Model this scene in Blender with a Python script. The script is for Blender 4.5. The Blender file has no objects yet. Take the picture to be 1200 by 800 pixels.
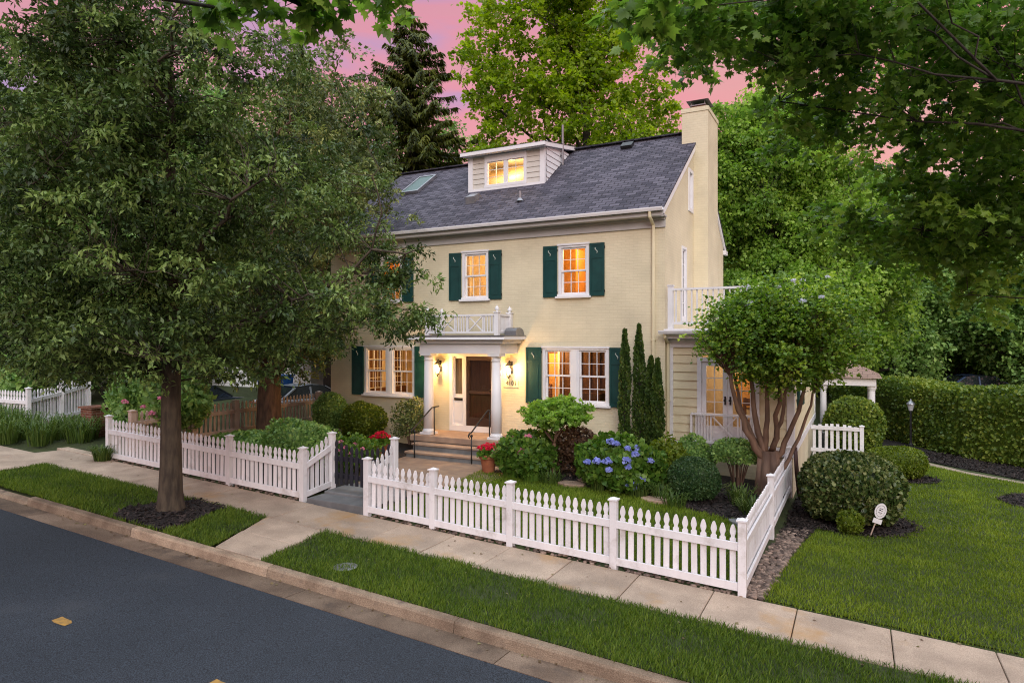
import bpy, bmesh, math, random
import numpy as np
from mathutils import Vector, Matrix, noise
R = math.radians
rng = np.random.default_rng(7)
random.seed(7)
S = bpy.context.scene
COL = S.collection
cos, sin = math.cos, math.sin

# ------------------------------------------------------------------ objects
def tag(o, label=None, cat=None, group=None, kind=None):
    if label: o['label'] = label
    if cat: o['category'] = cat
    if group: o['group'] = group
    if kind: o['kind'] = kind
    return o
def empty(name, loc=(0, 0, 0), label=None, cat=None, group=None, rz=0):
    o = bpy.data.objects.new(name, None); COL.objects.link(o)
    o.location = loc; o.rotation_euler.z = rz; o.empty_display_size = .2
    return tag(o, label, cat, group)
def link(name, me, m, parent=None):
    if m is not None:
        for mm in (m if isinstance(m, (list, tuple)) else [m]): me.materials.append(mm)
    o = bpy.data.objects.new(name, me); COL.objects.link(o)
    if parent is not None: o.parent = parent
    return o
def children(o): return [c for c in S.objects if c.parent == o]
def copy_tree(o, parent=None, loc=None, rz=None):
    c = o.copy(); COL.objects.link(c)
    if parent is not None: c.parent = parent
    if loc is not None: c.location = loc
    if rz is not None: c.rotation_euler.z = rz
    for ch in children(o): copy_tree(ch, c)
    return c

class MB:
    """collects shapes; build() links them as ONE mesh object"""
    def __init__(s): s.v = []; s.f = []; s.mi = []; s.t = []; s.m = 0; s.tint = None
    def add(s, vs, fs):
        b = len(s.v); s.v += [tuple(p) for p in vs]
        for f in fs: s.f.append(tuple(b + i for i in f)); s.mi.append(s.m); s.t.append(s.tint if s.tint is not None else .5)
        return s
    def box(s, x0, x1, y0, y1, z0, z1):
        v = [(x0,y0,z0),(x1,y0,z0),(x1,y1,z0),(x0,y1,z0),(x0,y0,z1),(x1,y0,z1),(x1,y1,z1),(x0,y1,z1)]
        return s.add(v, [(3,2,1,0),(4,5,6,7),(0,1,5,4),(1,2,6,5),(2,3,7,6),(3,0,4,7)])
    def beam(s, a, b, w, h, up=(0,0,1)):
        a = Vector(a); b = Vector(b); d = (b-a).normalized(); u = Vector(up)
        r = d.cross(u); r = r.normalized() if r.length > 1e-5 else Vector((1,0,0)); u = r.cross(d).normalized()
        v = []
        for p in (a, b):
            for i, j in ((-1,-1),(1,-1),(1,1),(-1,1)): v.append(p + r*w/2*i + u*h/2*j)
        return s.add(v, [(0,3,2,1),(4,5,6,7),(0,1,5,4),(1,2,6,5),(2,3,7,6),(3,0,4,7)])
    def tube(s, pts, rad, n=8, caps=True):
        pts = [Vector(p) for p in pts]; k = len(pts)
        if not isinstance(rad, (list, tuple)): rad = [rad]*k
        v = []; ref = Vector((.31, .17, .93)).normalized(); prev = None
        for i, p in enumerate(pts):
            d = (pts[min(i+1,k-1)] - pts[max(i-1,0)]).normalized()
            if prev is None:
                u = d.cross(ref)
                if u.length < .05: u = d.cross(Vector((1,0,0)))
            else: u = prev - d*prev.dot(d)
            u.normalize(); prev = u; w = d.cross(u)
            for j in range(n):
                a = 2*math.pi*j/n; v.append(p + (u*cos(a) + w*sin(a))*rad[i])
        f = [(i*n+j, i*n+(j+1)%n, (i+1)*n+(j+1)%n, (i+1)*n+j) for i in range(k-1) for j in range(n)]
        if caps: f += [tuple(range(n-1,-1,-1)), tuple((k-1)*n+j for j in range(n))]
        return s.add(v, f)
    def lathe(s, prof, c=(0,0,0), n=20, caps=True):
        v = [(c[0]+r*cos(2*math.pi*j/n), c[1]+r*sin(2*math.pi*j/n), c[2]+z) for r, z in prof for j in range(n)]
        k = len(prof)
        f = [(i*n+j, i*n+(j+1)%n, (i+1)*n+(j+1)%n, (i+1)*n+j) for i in range(k-1) for j in range(n)]
        if caps: f += [tuple(range(n-1,-1,-1)), tuple((k-1)*n+j for j in range(n))]
        return s.add(v, f)
    def prism(s, poly, o, ux, uy, depth):
        """polygon (2D) in the plane o+ux*a+uy*b, pushed along ux x uy by depth"""
        o = Vector(o); ux = Vector(ux); uy = Vector(uy); nrm = ux.cross(uy).normalized()*depth; n = len(poly)
        v = [o+ux*a+uy*b for a, b in poly] + [o+ux*a+uy*b+nrm for a, b in poly]
        return s.add(v, [tuple(range(n-1,-1,-1)), tuple(range(n,2*n))] + [(i,(i+1)%n,n+(i+1)%n,n+i) for i in range(n)])
    def quad(s, a, b, c, d): return s.add([a,b,c,d], [(0,1,2,3)])
    def build(s, name, m, parent=None, smooth=False, bevel=0):
        me = bpy.data.meshes.new(name); me.from_pydata(s.v, [], s.f); me.update()
        if any(s.mi): me.polygons.foreach_set('material_index', s.mi)
        at = me.attributes.new('tint', 'FLOAT', 'FACE'); at.data.foreach_set('value', s.t)
        if smooth: me.polygons.foreach_set('use_smooth', [True]*len(s.f))
        o = link(name, me, m, parent)
        if bevel:
            b = o.modifiers.new('bevel', 'BEVEL'); b.width = bevel; b.segments = 2; b.limit_method = 'ANGLE'; b.angle_limit = R(40)
        return o

# ------------------------------------------------------------------ materials
def newmat(name):
    m = bpy.data.materials.new(name); m.use_nodes = True; nt = m.node_tree
    return m, nt, nt.nodes, nt.links, nt.nodes['Principled BSDF']
def N(nd, t, **k):
    n = nd.new(t)
    for a, b in k.items(): setattr(n, a, b)
    return n
def ramp(nd, stops):
    r = nd.new('ShaderNodeValToRGB'); e = r.color_ramp.elements
    while len(e) < len(stops): e.new(.5)
    for i, (p, c) in enumerate(stops): e[i].position = p; e[i].color = (*c, 1)
    return r
def mat(name, c1, c2=None, scale=3, rough=.6, bump=0, bscale=60, spec=.4, detail=6, stretch=None, metal=0, tint=0, stain=None, sscale=.7, grit=0):
    """noise-mottled surface"""
    m, nt, nd, lk, p = newmat(name)
    tc = N(nd, 'ShaderNodeNewGeometry'); vec = tc.outputs['Position']
    if stretch:
        mp = N(nd, 'ShaderNodeMapping'); mp.inputs['Scale'].default_value = stretch; lk.new(vec, mp.inputs['Vector']); vec = mp.outputs[0]
    if c2 is None: c2 = tuple(c*.8 for c in c1)
    nz = N(nd, 'ShaderNodeTexNoise'); nz.inputs['Scale'].default_value = scale; nz.inputs['Detail'].default_value = detail
    lk.new(vec, nz.inputs['Vector'])
    r = ramp(nd, [(.35, c2), (.65, c1)]); lk.new(nz.outputs['Fac'], r.inputs[0]); out = r.outputs[0]
    if grit:      # fine aggregate speckle
        gn = N(nd, 'ShaderNodeTexNoise'); gn.inputs['Scale'].default_value = 85; gn.inputs['Detail'].default_value = 3; lk.new(tc.outputs['Position'], gn.inputs['Vector'])
        gm = N(nd, 'ShaderNodeMapRange'); gm.inputs['From Min'].default_value = .40; gm.inputs['From Max'].default_value = .60; gm.inputs['To Min'].default_value = 1-grit; gm.inputs['To Max'].default_value = 1+grit
        lk.new(gn.outputs['Fac'], gm.inputs['Value']); gh = N(nd, 'ShaderNodeHueSaturation'); lk.new(gm.outputs[0], gh.inputs['Value']); lk.new(out, gh.inputs['Color']); out = gh.outputs[0]
    if stain:     # irregular stains with an outline of their own
        sn_ = N(nd, 'ShaderNodeTexNoise'); sn_.inputs['Scale'].default_value = sscale; sn_.inputs['Detail'].default_value = 9; sn_.inputs['Roughness'].default_value = .65; lk.new(tc.outputs['Position'], sn_.inputs['Vector'])
        sr = ramp(nd, [(.56, (0,0,0)), (.70, (.85,.85,.85))]); lk.new(sn_.outputs['Fac'], sr.inputs[0])
        sm = N(nd, 'ShaderNodeMix', data_type='RGBA'); lk.new(sr.outputs[0], sm.inputs[0]); lk.new(out, sm.inputs[6]); sm.inputs[7].default_value = (*stain, 1); out = sm.outputs[2]
    if tint:
        at = N(nd, 'ShaderNodeAttribute', attribute_name='tint')
        mr = N(nd, 'ShaderNodeMapRange'); mr.inputs['To Min'].default_value = 1-tint; mr.inputs['To Max'].default_value = 1+tint
        lk.new(at.outputs['Fac'], mr.inputs['Value'])
        hv = N(nd, 'ShaderNodeHueSaturation'); lk.new(mr.outputs[0], hv.inputs['Value']); lk.new(out, hv.inputs['Color']); out = hv.outputs[0]
    lk.new(out, p.inputs['Base Color'])
    p.inputs['Roughness'].default_value = rough; p.inputs['Specular IOR Level'].default_value = spec; p.inputs['Metallic'].default_value = metal
    if bump:
        n2 = N(nd, 'ShaderNodeTexNoise'); n2.inputs['Scale'].default_value = bscale; n2.inputs['Detail'].default_value = 5
        lk.new(vec, n2.inputs['Vector'])
        b = N(nd, 'ShaderNodeBump'); b.inputs['Strength'].default_value = bump; b.inputs['Distance'].default_value = .02
        lk.new(n2.outputs['Fac'], b.inputs['Height']); lk.new(b.outputs[0], p.inputs['Normal'])
    return m
def leafmat(name, dark, mid, light, trans=.35, rough=.45, spec=.35):
    m, nt, nd, lk, p = newmat(name)
    at = N(nd, 'ShaderNodeAttribute', attribute_name='tint')
    r = ramp(nd, [(0, dark), (.5, mid), (1, light)]); lk.new(at.outputs['Fac'], r.inputs[0])
    lk.new(r.outputs[0], p.inputs['Base Color']); p.inputs['Roughness'].default_value = rough; p.inputs['Specular IOR Level'].default_value = spec
    tr = N(nd, 'ShaderNodeBsdfTranslucent')
    hs = N(nd, 'ShaderNodeHueSaturation'); hs.inputs['Saturation'].default_value = 1.1; hs.inputs['Value'].default_value = 1.3
    lk.new(r.outputs[0], hs.inputs['Color']); lk.new(hs.outputs[0], tr.inputs['Color'])
    mx = N(nd, 'ShaderNodeMixShader'); mx.inputs[0].default_value = trans
    lk.new(p.outputs[0], mx.inputs[1]); lk.new(tr.outputs[0], mx.inputs[2])
    lk.new(mx.outputs[0], nd['Material Output'].inputs['Surface'])
    return m
def emit(name, c, strength):
    m, nt, nd, lk, p = newmat(name)
    p.inputs['Base Color'].default_value = (*c, 1); p.inputs['Emission Color'].default_value = (*c, 1); p.inputs['Emission Strength'].default_value = strength
    return m
def brickmat(name, c1, c2, mortar, bw=.21, bh=.068, ms=.008, rough=.7, bump=.5, slope=1., dirt=.25, vary=.0):
    m, nt, nd, lk, p = newmat(name)
    g = N(nd, 'ShaderNodeNewGeometry'); sx = N(nd, 'ShaderNodeSeparateXYZ'); lk.new(g.outputs['Position'], sx.inputs[0])
    ad = N(nd, 'ShaderNodeMath', operation='ADD'); lk.new(sx.outputs[0], ad.inputs[0]); lk.new(sx.outputs[1], ad.inputs[1])
    mz = N(nd, 'ShaderNodeMath', operation='MULTIPLY'); mz.inputs[1].default_value = slope; lk.new(sx.outputs[2], mz.inputs[0])
    cb = N(nd, 'ShaderNodeCombineXYZ')
    lk.new(ad.outputs[0] if slope == 1. else sx.outputs[0], cb.inputs[0]); lk.new(mz.outputs[0], cb.inputs[1])
    # slightly wobbled courses
    wz = N(nd, 'ShaderNodeTexNoise'); wz.inputs['Scale'].default_value = 5; lk.new(cb.outputs[0], wz.inputs['Vector'])
    wm = N(nd, 'ShaderNodeMix', data_type='RGBA'); wm.blend_type = 'LINEAR_LIGHT'; wm.inputs[0].default_value = .006
    lk.new(cb.outputs[0], wm.inputs[6]); lk.new(wz.outputs['Color'], wm.inputs[7])
    br = N(nd, 'ShaderNodeTexBrick'); br.inputs['Scale'].default_value = 1
    br.inputs['Brick Width'].default_value = bw; br.inputs['Row Height'].default_value = bh
    br.inputs['Mortar Size'].default_value = ms; br.inputs['Mortar Smooth'].default_value = .4
    br.inputs['Color1'].default_value = (*c1, 1); br.inputs['Color2'].default_value = (*c2, 1); br.inputs['Mortar'].default_value = (*mortar, 1)
    lk.new(wm.outputs[2], br.inputs['Vector'])
    nz = N(nd, 'ShaderNodeTexNoise'); nz.inputs['Scale'].default_value = 1.3; nz.inputs['Detail'].default_value = 8; lk.new(g.outputs['Position'], nz.inputs['Vector'])
    mr = N(nd, 'ShaderNodeMapRange'); mr.inputs['From Min'].default_value = .3; mr.inputs['From Max'].default_value = .7
    mr.inputs['To Min'].default_value = 1-dirt; mr.inputs['To Max'].default_value = 1+dirt*.3; lk.new(nz.outputs['Fac'], mr.inputs['Value'])
    hv = N(nd, 'ShaderNodeHueSaturation'); lk.new(br.outputs['Color'], hv.inputs['Color']); lk.new(mr.outputs[0], hv.inputs['Value'])
    lk.new(hv.outputs[0], p.inputs['Base Color']); p.inputs['Roughness'].default_value = rough; p.inputs['Specular IOR Level'].default_value = .25
    n3 = N(nd, 'ShaderNodeTexNoise'); n3.inputs['Scale'].default_value = 45; n3.inputs['Detail'].default_value = 4; lk.new(g.outputs['Position'], n3.inputs['Vector'])
    ma = N(nd, 'ShaderNodeMath', operation='MULTIPLY_ADD'); ma.inputs[1].default_value = -1
    lk.new(br.outputs['Fac'], ma.inputs[0]); lk.new(n3.outputs['Fac'], ma.inputs[2])
    b = N(nd, 'ShaderNodeBump'); b.inputs['Strength'].default_value = bump; b.inputs['Distance'].default_value = .012
    lk.new(ma.outputs[0], b.inputs['Height']); lk.new(b.outputs[0], p.inputs['Normal'])
    return m

M = {}
M['asphalt'] = mat('asphalt', (.036,.044,.056), (.026,.033,.043), .5, .75, .6, 220, .3, grit=.6, stain=(.055,.060,.068), sscale=.5)
M['concrete'] = mat('concrete', (.46,.355,.27), (.335,.258,.197), 2.2, .85, .3, 120, .2, tint=.22, grit=.15, stain=(.42,.25,.11), sscale=.8)
M['kerb'] = mat('kerb_concrete', (.38,.285,.20), (.21,.15,.105), 2.5, .85, .5, 90, .2, tint=.3, grit=.2, stain=(.12,.09,.075), sscale=2.5)
M['gutter'] = mat('gutter_concrete', (.27,.195,.14), (.15,.105,.075), 1.6, .85, .5, 90, .2, tint=.3, grit=.2, stain=(.09,.07,.06), sscale=1.8)
M['yellow'] = mat('road_paint', (.46,.25,.05), (.20,.13,.05), 12, .7, .3, 120)
M['soil'] = mat('soil', (.05,.04,.028), (.03,.025,.018), 4, .95, .6, 40)
M['turf'] = mat('turf_soil', (.045,.06,.015), (.03,.04,.012), 3, .95, .6, 60)
M['mulch'] = mat('bark_mulch', (.028,.021,.02), (.010,.008,.008), 18, .95, 1, 45)
M['white'] = mat('white_paint', (.80,.79,.80), (.74,.73,.75), 2, .45, .08, 40)
M['fence'] = mat('fence_white_paint', (.78,.77,.79), (.70,.69,.71), 2.5, .5, .2, 60, stretch=(3,3,.6), tint=.07, stain=(.50,.47,.45), sscale=2.6)
M['oldfence'] = mat('weathered_fence_wood', (.52,.40,.33), (.38,.28,.22), 4, .7, .2, 60, tint=.12)
M['brick'] = brickmat('painted_cream_brick', (.73,.65,.465), (.71,.632,.447), (.675,.60,.42), dirt=.14, bump=.25)
M['clap'] = mat('cream_clapboard', (.75,.67,.46), (.69,.61,.41), 2, .55, .1, 60)
M['redbrick'] = brickmat('red_brick', (.20,.075,.045), (.14,.05,.032), (.28,.2,.16), dirt=.3)
M['shingle'] = brickmat('slate_shingle', (.13,.12,.15), (.05,.047,.065), (.025,.023,.03), bw=.28, bh=.15, ms=.014, rough=.85, slope=1.748, dirt=.25, bump=1)
M['tan_shingle'] = brickmat('tan_shingle', (.36,.24,.19), (.28,.18,.14), (.15,.1,.08), bw=.3, bh=.14, ms=.01, slope=1.75)
M['shutter'] = mat('shutter_green_paint', (.010,.060,.056), (.007,.045,.043), 4, .4, .05, 60)
M['shutter_mark'] = mat('shutter_cutout_light', (.45,.5,.45), None, 4, .5)
M['bluestone'] = mat('bluestone', (.20,.205,.21), (.13,.135,.14), 3, .7, .3, 60, tint=.2)
M['flag'] = mat('flagstone', (.40,.28,.20), (.28,.19,.14), 3, .8, .3, 60, tint=.25)
M['black'] = mat('black_iron', (.012,.012,.014), (.02,.02,.022), 8, .45)
M['gate'] = mat('gate_dark_paint', (.022,.022,.035), (.014,.014,.02), 6, .5)
M['door'] = mat('storm_door_brown', (.055,.03,.022), (.04,.022,.016), 3, .4)
M['darkglass'] = mat('dark_glass', (.05,.028,.02), (.035,.02,.015), 1, .08, spec=.6)
M['brass'] = mat('brass', (.5,.35,.12), None, 4, .3, metal=1)
M['tin'] = mat('tin', (.35,.35,.37), (.25,.25,.27), 4, .4, metal=.7)
M['terracotta'] = mat('terracotta', (.36,.13,.06), (.28,.09,.045), 6, .8, .1, 60)
M['bark'] = mat('brown_bark', (.088,.068,.046), (.04,.030,.022), 14, .9, 1, 30, stretch=(1,1,.25))
M['bark2'] = mat('reddish_bark', (.16,.095,.06), (.07,.042,.03), 12, .9, 1, 26, stretch=(1,1,.25))
M['bark3'] = mat('smooth_tan_bark', (.22,.135,.09), (.10,.06,.042), 6, .7, .4, 20, stretch=(1,1,.3))
M['barkd'] = mat('dark_bark', (.05,.04,.032), (.03,.024,.02), 12, .9, .8, 30, stretch=(1,1,.3))
M['chip'] = mat('bark_chip', (.045,.032,.028), (.016,.012,.011), 9, .95, tint=.6)
M['stone'] = mat('river_stone', (.25,.18,.14), (.10,.072,.06), 7, .85, .3, 60, tint=.6)
M['rubber'] = mat('hose_rubber', (.05,.02,.018), None, 4, .5)
M['tyre'] = mat('tyre', (.015,.015,.015), None, 4, .8)
M['car_blue'] = mat('car_paint_navy', (.05,.08,.17), None, 1, .2, spec=.7)
M['car_grey'] = mat('car_paint_silver', (.30,.32,.35), None, 1, .25, spec=.7)
M['car_dark'] = mat('car_paint_charcoal', (.03,.035,.04), None, 1, .2, spec=.7)
M['carglass'] = mat('car_glass', (.02,.025,.03), None, 1, .05, spec=.8)
M['tarp'] = mat('blue_plastic', (.02,.10,.35), (.015,.07,.25), 4, .5)
M['lampglass'] = emit('lit_lamp_glass', (1,.72,.36), 14)
M['frosted'] = mat('frosted_globe', (.6,.6,.62), None, 3, .3)
M['skyglass'] = mat('skylight_glass', (.09,.15,.14), (.07,.12,.11), 1, .35, spec=.2)
# glass panes
def glass():
    m, nt, nd, lk, p = newmat('window_glass')
    t = N(nd, 'ShaderNodeBsdfTransparent'); g = N(nd, 'ShaderNodeBsdfGlossy'); g.inputs['Roughness'].default_value = .03
    f = N(nd, 'ShaderNodeFresnel'); f.inputs['IOR'].default_value = 1.45
    mx = N(nd, 'ShaderNodeMixShader'); lk.new(f.outputs[0], mx.inputs[0]); lk.new(t.outputs[0], mx.inputs[1]); lk.new(g.outputs[0], mx.inputs[2])
    lk.new(mx.outputs[0], nd['Material Output'].inputs['Surface']); return m
M['glass'] = glass()
# room surfaces
M['rm_cream'] = mat('room_cream_plaster', (.75,.60,.38), (.7,.55,.34), 2, .8)
M['rm_orange'] = mat('room_orange_plaster', (.72,.36,.10), (.62,.3,.08), 2, .8)
M['rm_wood'] = mat('room_brown_wood', (.14,.058,.022), (.09,.036,.014), 5, .6, stretch=(6,6,.6))
M['rm_white'] = mat('room_white_trim', (.85,.78,.66), None, 3, .6)
M['curtain'] = mat('linen_curtain', (.72,.52,.30), (.5,.34,.18), 9, .9, stretch=(6,6,.2))
M['shade'] = emit('lit_lamp_shade', (1,.62,.25), 5)
# foliage
L = {}
L['oak'] = leafmat('oak_leaf', (0.030,0.055,0.016), (0.098,0.160,0.040), (0.249,0.351,0.094), .24)
L['oak2'] = leafmat('olive_leaf', (0.043,0.070,0.022), (0.129,0.174,0.054), (0.331,0.365,0.115), .26)
L['maple'] = leafmat('maple_leaf', (0.066,0.136,0.024), (0.142,0.258,0.043), (0.308,0.464,0.080), .5)
L['bright'] = leafmat('bright_maple_leaf', (0.131,0.225,0.022), (0.276,0.406,0.037), (0.473,0.587,0.076), .55)
L['mid'] = leafmat('mid_green_leaf', (0.113,0.216,0.037), (0.235,0.392,0.063), (0.414,0.581,0.107), .5)
L['deep'] = leafmat('deep_green_leaf', (0.085,0.180,0.050), (0.199,0.346,0.090), (0.414,0.600,0.166), .3)
L['spruce'] = leafmat('spruce_needle', (0.045,0.064,0.011), (0.099,0.125,0.019), (0.198,0.221,0.036), .3)
L['myrtle'] = leafmat('crape_myrtle_leaf', (0.052,0.114,0.019), (0.158,0.287,0.041), (0.449,0.598,0.091), .4)
L['box'] = leafmat('boxwood_leaf', (0.018,0.053,0.018), (0.041,0.090,0.026), (0.090,0.149,0.045), .25)
L['lime'] = leafmat('lime_shrub_leaf', (.069,.115,.011), (.127,.184,.017), (.230,.287,.034), .35)
L['holly'] = leafmat('variegated_holly_leaf', (0.031,0.063,0.018), (0.079,0.124,0.030), (0.282,0.313,0.118), .25, rough=.3)
L['hedge'] = leafmat('hedge_leaf', (0.050,0.099,0.018), (0.127,0.198,0.026), (0.323,0.374,0.062), .3)
L['hyd'] = leafmat('hydrangea_leaf', (0.048,0.116,0.017), (0.095,0.190,0.024), (0.190,0.299,0.048), .35)
L['red'] = leafmat('bronze_leaf', (.060,.036,.024), (.108,.060,.036), (.156,.096,.048), .3)
L['cyp'] = leafmat('cypress_leaf', (0.023,0.055,0.013), (0.056,0.105,0.021), (0.137,0.193,0.036), .2)
L['grass'] = leafmat('grass_blade', (0.039,0.077,0.011), (0.095,0.164,0.020), (0.184,0.249,0.037), .35, rough=.55, spec=.2)
L['lawn'] = leafmat('lawn_blade', (0.069,0.123,0.012), (0.149,0.225,0.021), (0.253,0.327,0.042), .35, rough=.55, spec=.2)
L['strap'] = leafmat('daylily_blade', (.039,.078,.016), (.078,.130,.026), (.156,.208,.046), .3)
def petal(n, c, c2): return leafmat(n, c2, c, tuple(min(1, a*1.15+.03) for a in c), .3, .6, .2)
L['blue'] = petal('blue_petal', (.30,.35,.70), (.17,.21,.55))
L['pink'] = petal('pink_petal', (.75,.30,.42), (.6,.16,.30))
L['scarlet'] = petal('scarlet_petal', (.62,.012,.05), (.4,.006,.03))
L['whitefl'] = petal('white_petal', (.75,.74,.85), (.6,.58,.75))

# ------------------------------------------------------------------ ground heights
def sst(a, b, x): t = min(1, max(0, (x-a)/(b-a))); return t*t*(3-2*t)
def lerpt(x, tab):
    if x <= tab[0][0]: return tab[0][1]
    for (a, u), (b, v) in zip(tab, tab[1:]):
        if x <= b: return u + (v-u)*(x-a)/(b-a)
    return tab[-1][1]
def sx(x): return .0447*(-1.355-max(-28, min(16, x)))
def G(x, y):
    base = sx(x)
    if y < 6.475: return base-.13
    if y < 9.15: return base
    if x > -1.36: return base + (-.28 - base)*sst(9.2, 15, y) + .0*y
    far = lerpt(x, [(-30, 1.2), (-18, .8), (-15.4, .58), (-12, .30), (-10, .25), (-4, .25), (-1.36, .10)])
    n = base + .05*sst(9.15, 9.4, y)
    return n + (far-n)*sst(9.4, 14, y)
# ------------------------------------------------------------------ region sheets
def in_poly(px, py, poly):
    x = np.asarray(px); y = np.asarray(py); c = np.zeros(x.shape, bool); n = len(poly)
    for i in range(n):
        x0, y0 = poly[i]; x1, y1 = poly[(i+1) % n]
        if y0 == y1: continue
        c ^= ((y0 > y) != (y1 > y)) & (x < (x1-x0)*(y-y0)/(y1-y0)+x0)
    return c
def region(name, poly, m, off=0, step=.5, kind='structure', zf=G, wob=0):
    bm = bmesh.new()
    bm.faces.new([bm.verts.new((x, y, 0)) for x, y in poly])
    xs = [p[0] for p in poly]; ys = [p[1] for p in poly]
    for ax, lo, hi in ((0, min(xs), max(xs)), (1, min(ys), max(ys))):
        k = math.ceil(lo/step)
        while k*step < hi-1e-4:
            co = [0,0,0]; no = [0,0,0]; co[ax] = k*step+.0007; no[ax] = 1; k += 1
            bmesh.ops.bisect_plane(bm, geom=bm.verts[:]+bm.edges[:]+bm.faces[:], plane_co=co, plane_no=no)
    for v in bm.verts: v.co.z = zf(v.co.x, v.co.y)+off + (wob*noise.noise(v.co*2.3) if wob else 0)
    bmesh.ops.recalc_face_normals(bm, faces=bm.faces[:])
    if sum(f.normal.z for f in bm.faces) < 0: bmesh.ops.reverse_faces(bm, faces=bm.faces[:])
    for f in bm.faces: f.smooth = True
    me = bpy.data.meshes.new(name); bm.to_mesh(me); bm.free()
    o = link(name, me, m); o['kind'] = kind
    return o
def ellipse(cx, cy, rx, ry, n=28, rot=0, jit=.06):
    return [(cx+(rx*cos(a)*cos(rot)-ry*sin(a)*sin(rot))*(1+random.uniform(-jit, jit)), cy+(rx*cos(a)*sin(rot)+ry*sin(a)*cos(rot))*(1+random.uniform(-jit, jit))) for a in [2*math.pi*i/n for i in range(n)]]
# one ground sheet to the horizon
def ground_sheet():
    xs = [-400,-200,-120,-80,-60,-45,-36] + [-30+.6*i for i in range(66)] + [10,12,16,24,40,60,100,200,400]
    ys = [-400,-150,-60,-30,-14,-6,0,4,6.2,6.45,6.52,6.6,7.4,8.1,9.1,9.2,9.5] + [10+.6*i for i in range(42)] + [36,40,46,54,70,100,160,400]
    mb = MB()
    zz = lambda x, y: G(x, y) - (.06 if y < 9.16 else .02)
    mb.v = [(x, y, zz(x, y)) for y in ys for x in xs]; w = len(xs)
    mb.f = [(j*w+i, j*w+i+1, (j+1)*w+i+1, (j+1)*w+i) for j in range(len(ys)-1) for i in range(w-1)]
    mb.mi = [0]*len(mb.f); mb.t = [.5]*len(mb.f)
    tag(mb.build('ground', M['turf'], smooth=True), kind='structure')
ground_sheet()
# road, gutter, kerb
def strip(name, xs, ys, zf, m):
    mb = MB(); w = len(xs)
    mb.v = [(x, y, zf(x, y)) for y in ys for x in xs]
    mb.f = [(j*w+i, j*w+i+1, (j+1)*w+i+1, (j+1)*w+i) for j in range(len(ys)-1) for i in range(w-1)]
    mb.mi = [0]*len(mb.f); mb.t = [.5]*len(mb.f)
    return tag(mb.build(name, m, smooth=True), kind='structure')
strip('road', list(np.arange(-60, 41, 2.)), [-40,-20,-10,-4,-1.5,1,3,4.5,5.5,6.06], lambda x, y: sx(x)-.115+.02*math.exp(-((y-1)/2.5)**2), M['asphalt'])
gb = MB(); x = -40.
while x < 24:
    gb.tint = random.random(); x1 = x+3.05; a, b = x+.006, x1-.006
    # tilted gutter pan, top at the road edge
    v = [(a,6.05,sx(a)-.107),(b,6.05,sx(b)-.107),(b,6.43,sx(b)-.128),(a,6.43,sx(a)-.128)]
    gb.add(v+[(p[0],p[1],p[2]-.1) for p in v], [(0,1,2,3),(0,4,5,1),(1,5,6,2),(3,7,4,0)]); x = x1
tag(gb.build('gutter', M['gutter']), kind='structure')
kb = MB(); x = -13.3
while x < 24:
    kb.tint = random.random(); x1 = x+3.05; a, b = x+.005, x1-.005
    pr = [(6.41,-.3),(6.43,-.13),(6.445,-.02),(6.465,.004),(6.57,.008),(6.58,-.3)]
    n = len(pr); v = [(a, y, sx(a)+z) for y, z in pr]+[(b, y, sx(b)+z) for y, z in pr]
    kb.add(v, [tuple(range(n)), tuple(range(2*n-1, n-1, -1))]+[(i, n+i, n+(i+1)%n, (i+1)%n) for i in range(n)]); x = x1
x = -34.
while x < -13.35:   # dropped kerb of the neighbouring driveway
    kb.tint = .1; x1 = min(x+3.05, -13.31); a, b = x+.005, x1-.005
    pr = [(6.41,-.3),(6.43,-.12),(6.46,-.07),(6.57,-.04),(6.58,-.3)]; n = len(pr)
    v = [(a, y, sx(a)+z+(.06 if y > 6.42 and z > -.1 and False else 0)) for y, z in pr]+[(b, y, sx(b)+z) for y, z in pr]
    kb.add(v, [tuple(range(n)), tuple(range(2*n-1, n-1, -1))]+[(i, n+i, n+(i+1)%n, (i+1)%n) for i in range(n)]); x = x1
tag(kb.build('kerb', M['kerb'], smooth=False), kind='structure')
# yellow centre dashes and a worn patch
for cx, cy, w in ((-8.02, 4.25, .26), (-5.42, 4.29, .27), (-2.9, 4.28, .26)):
    pts = [(-w/2,-.055),(-w*.2,-.07),(w*.3,-.06),(w/2,-.05),(w*.47,.03),(w*.2,.06),(-w*.25,.055),(-w*.5,.06)]
    mb = MB(); mb.add([(cx+a, cy+b, sx(cx+a)-.108+.02*math.exp(-((cy-1)/2.5)**2)) for a, b in pts], [tuple(range(8))])
    tag(mb.build('road_marking', M['yellow']), kind='structure')
# sidewalk slabs
def slab(mb, poly, z=.008, h=.12, gap=.006):
    cx = sum(p[0] for p in poly)/len(poly); cy = sum(p[1] for p in poly)/len(poly); n = len(poly)
    q = [(p[0]+(gap if p[0] < cx else -gap), p[1]+(gap if p[1] < cy else -gap)) for p in poly]
    e = .008
    q2 = [(p[0]+(e if p[0] < cx else -e), p[1]+(e if p[1] < cy else -e)) for p in q]
    dz = random.uniform(-.003, .003)
    v = [(a, b, sx(a)-h) for a, b in q]+[(a, b, sx(a)+z+dz-e) for a, b in q]+[(a, b, sx(a)+z+dz) for a, b in q2]
    mb.add(v, [(i,(i+1)%n,n+(i+1)%n,n+i) for i in range(n)]+[(n+i,n+(i+1)%n,2*n+(i+1)%n,2*n+i) for i in range(n)]+[tuple(range(2*n,3*n))])
sb = MB(); k = 0; x = -.68+1.03*16
while x > -16:
    sb.tint = random.uniform(.25, .75)
    slab(sb, [(x-1.03, 8.05), (x, 8.05), (x, 9.10), (x-1.03, 9.10)]); x -= 1.03
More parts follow.
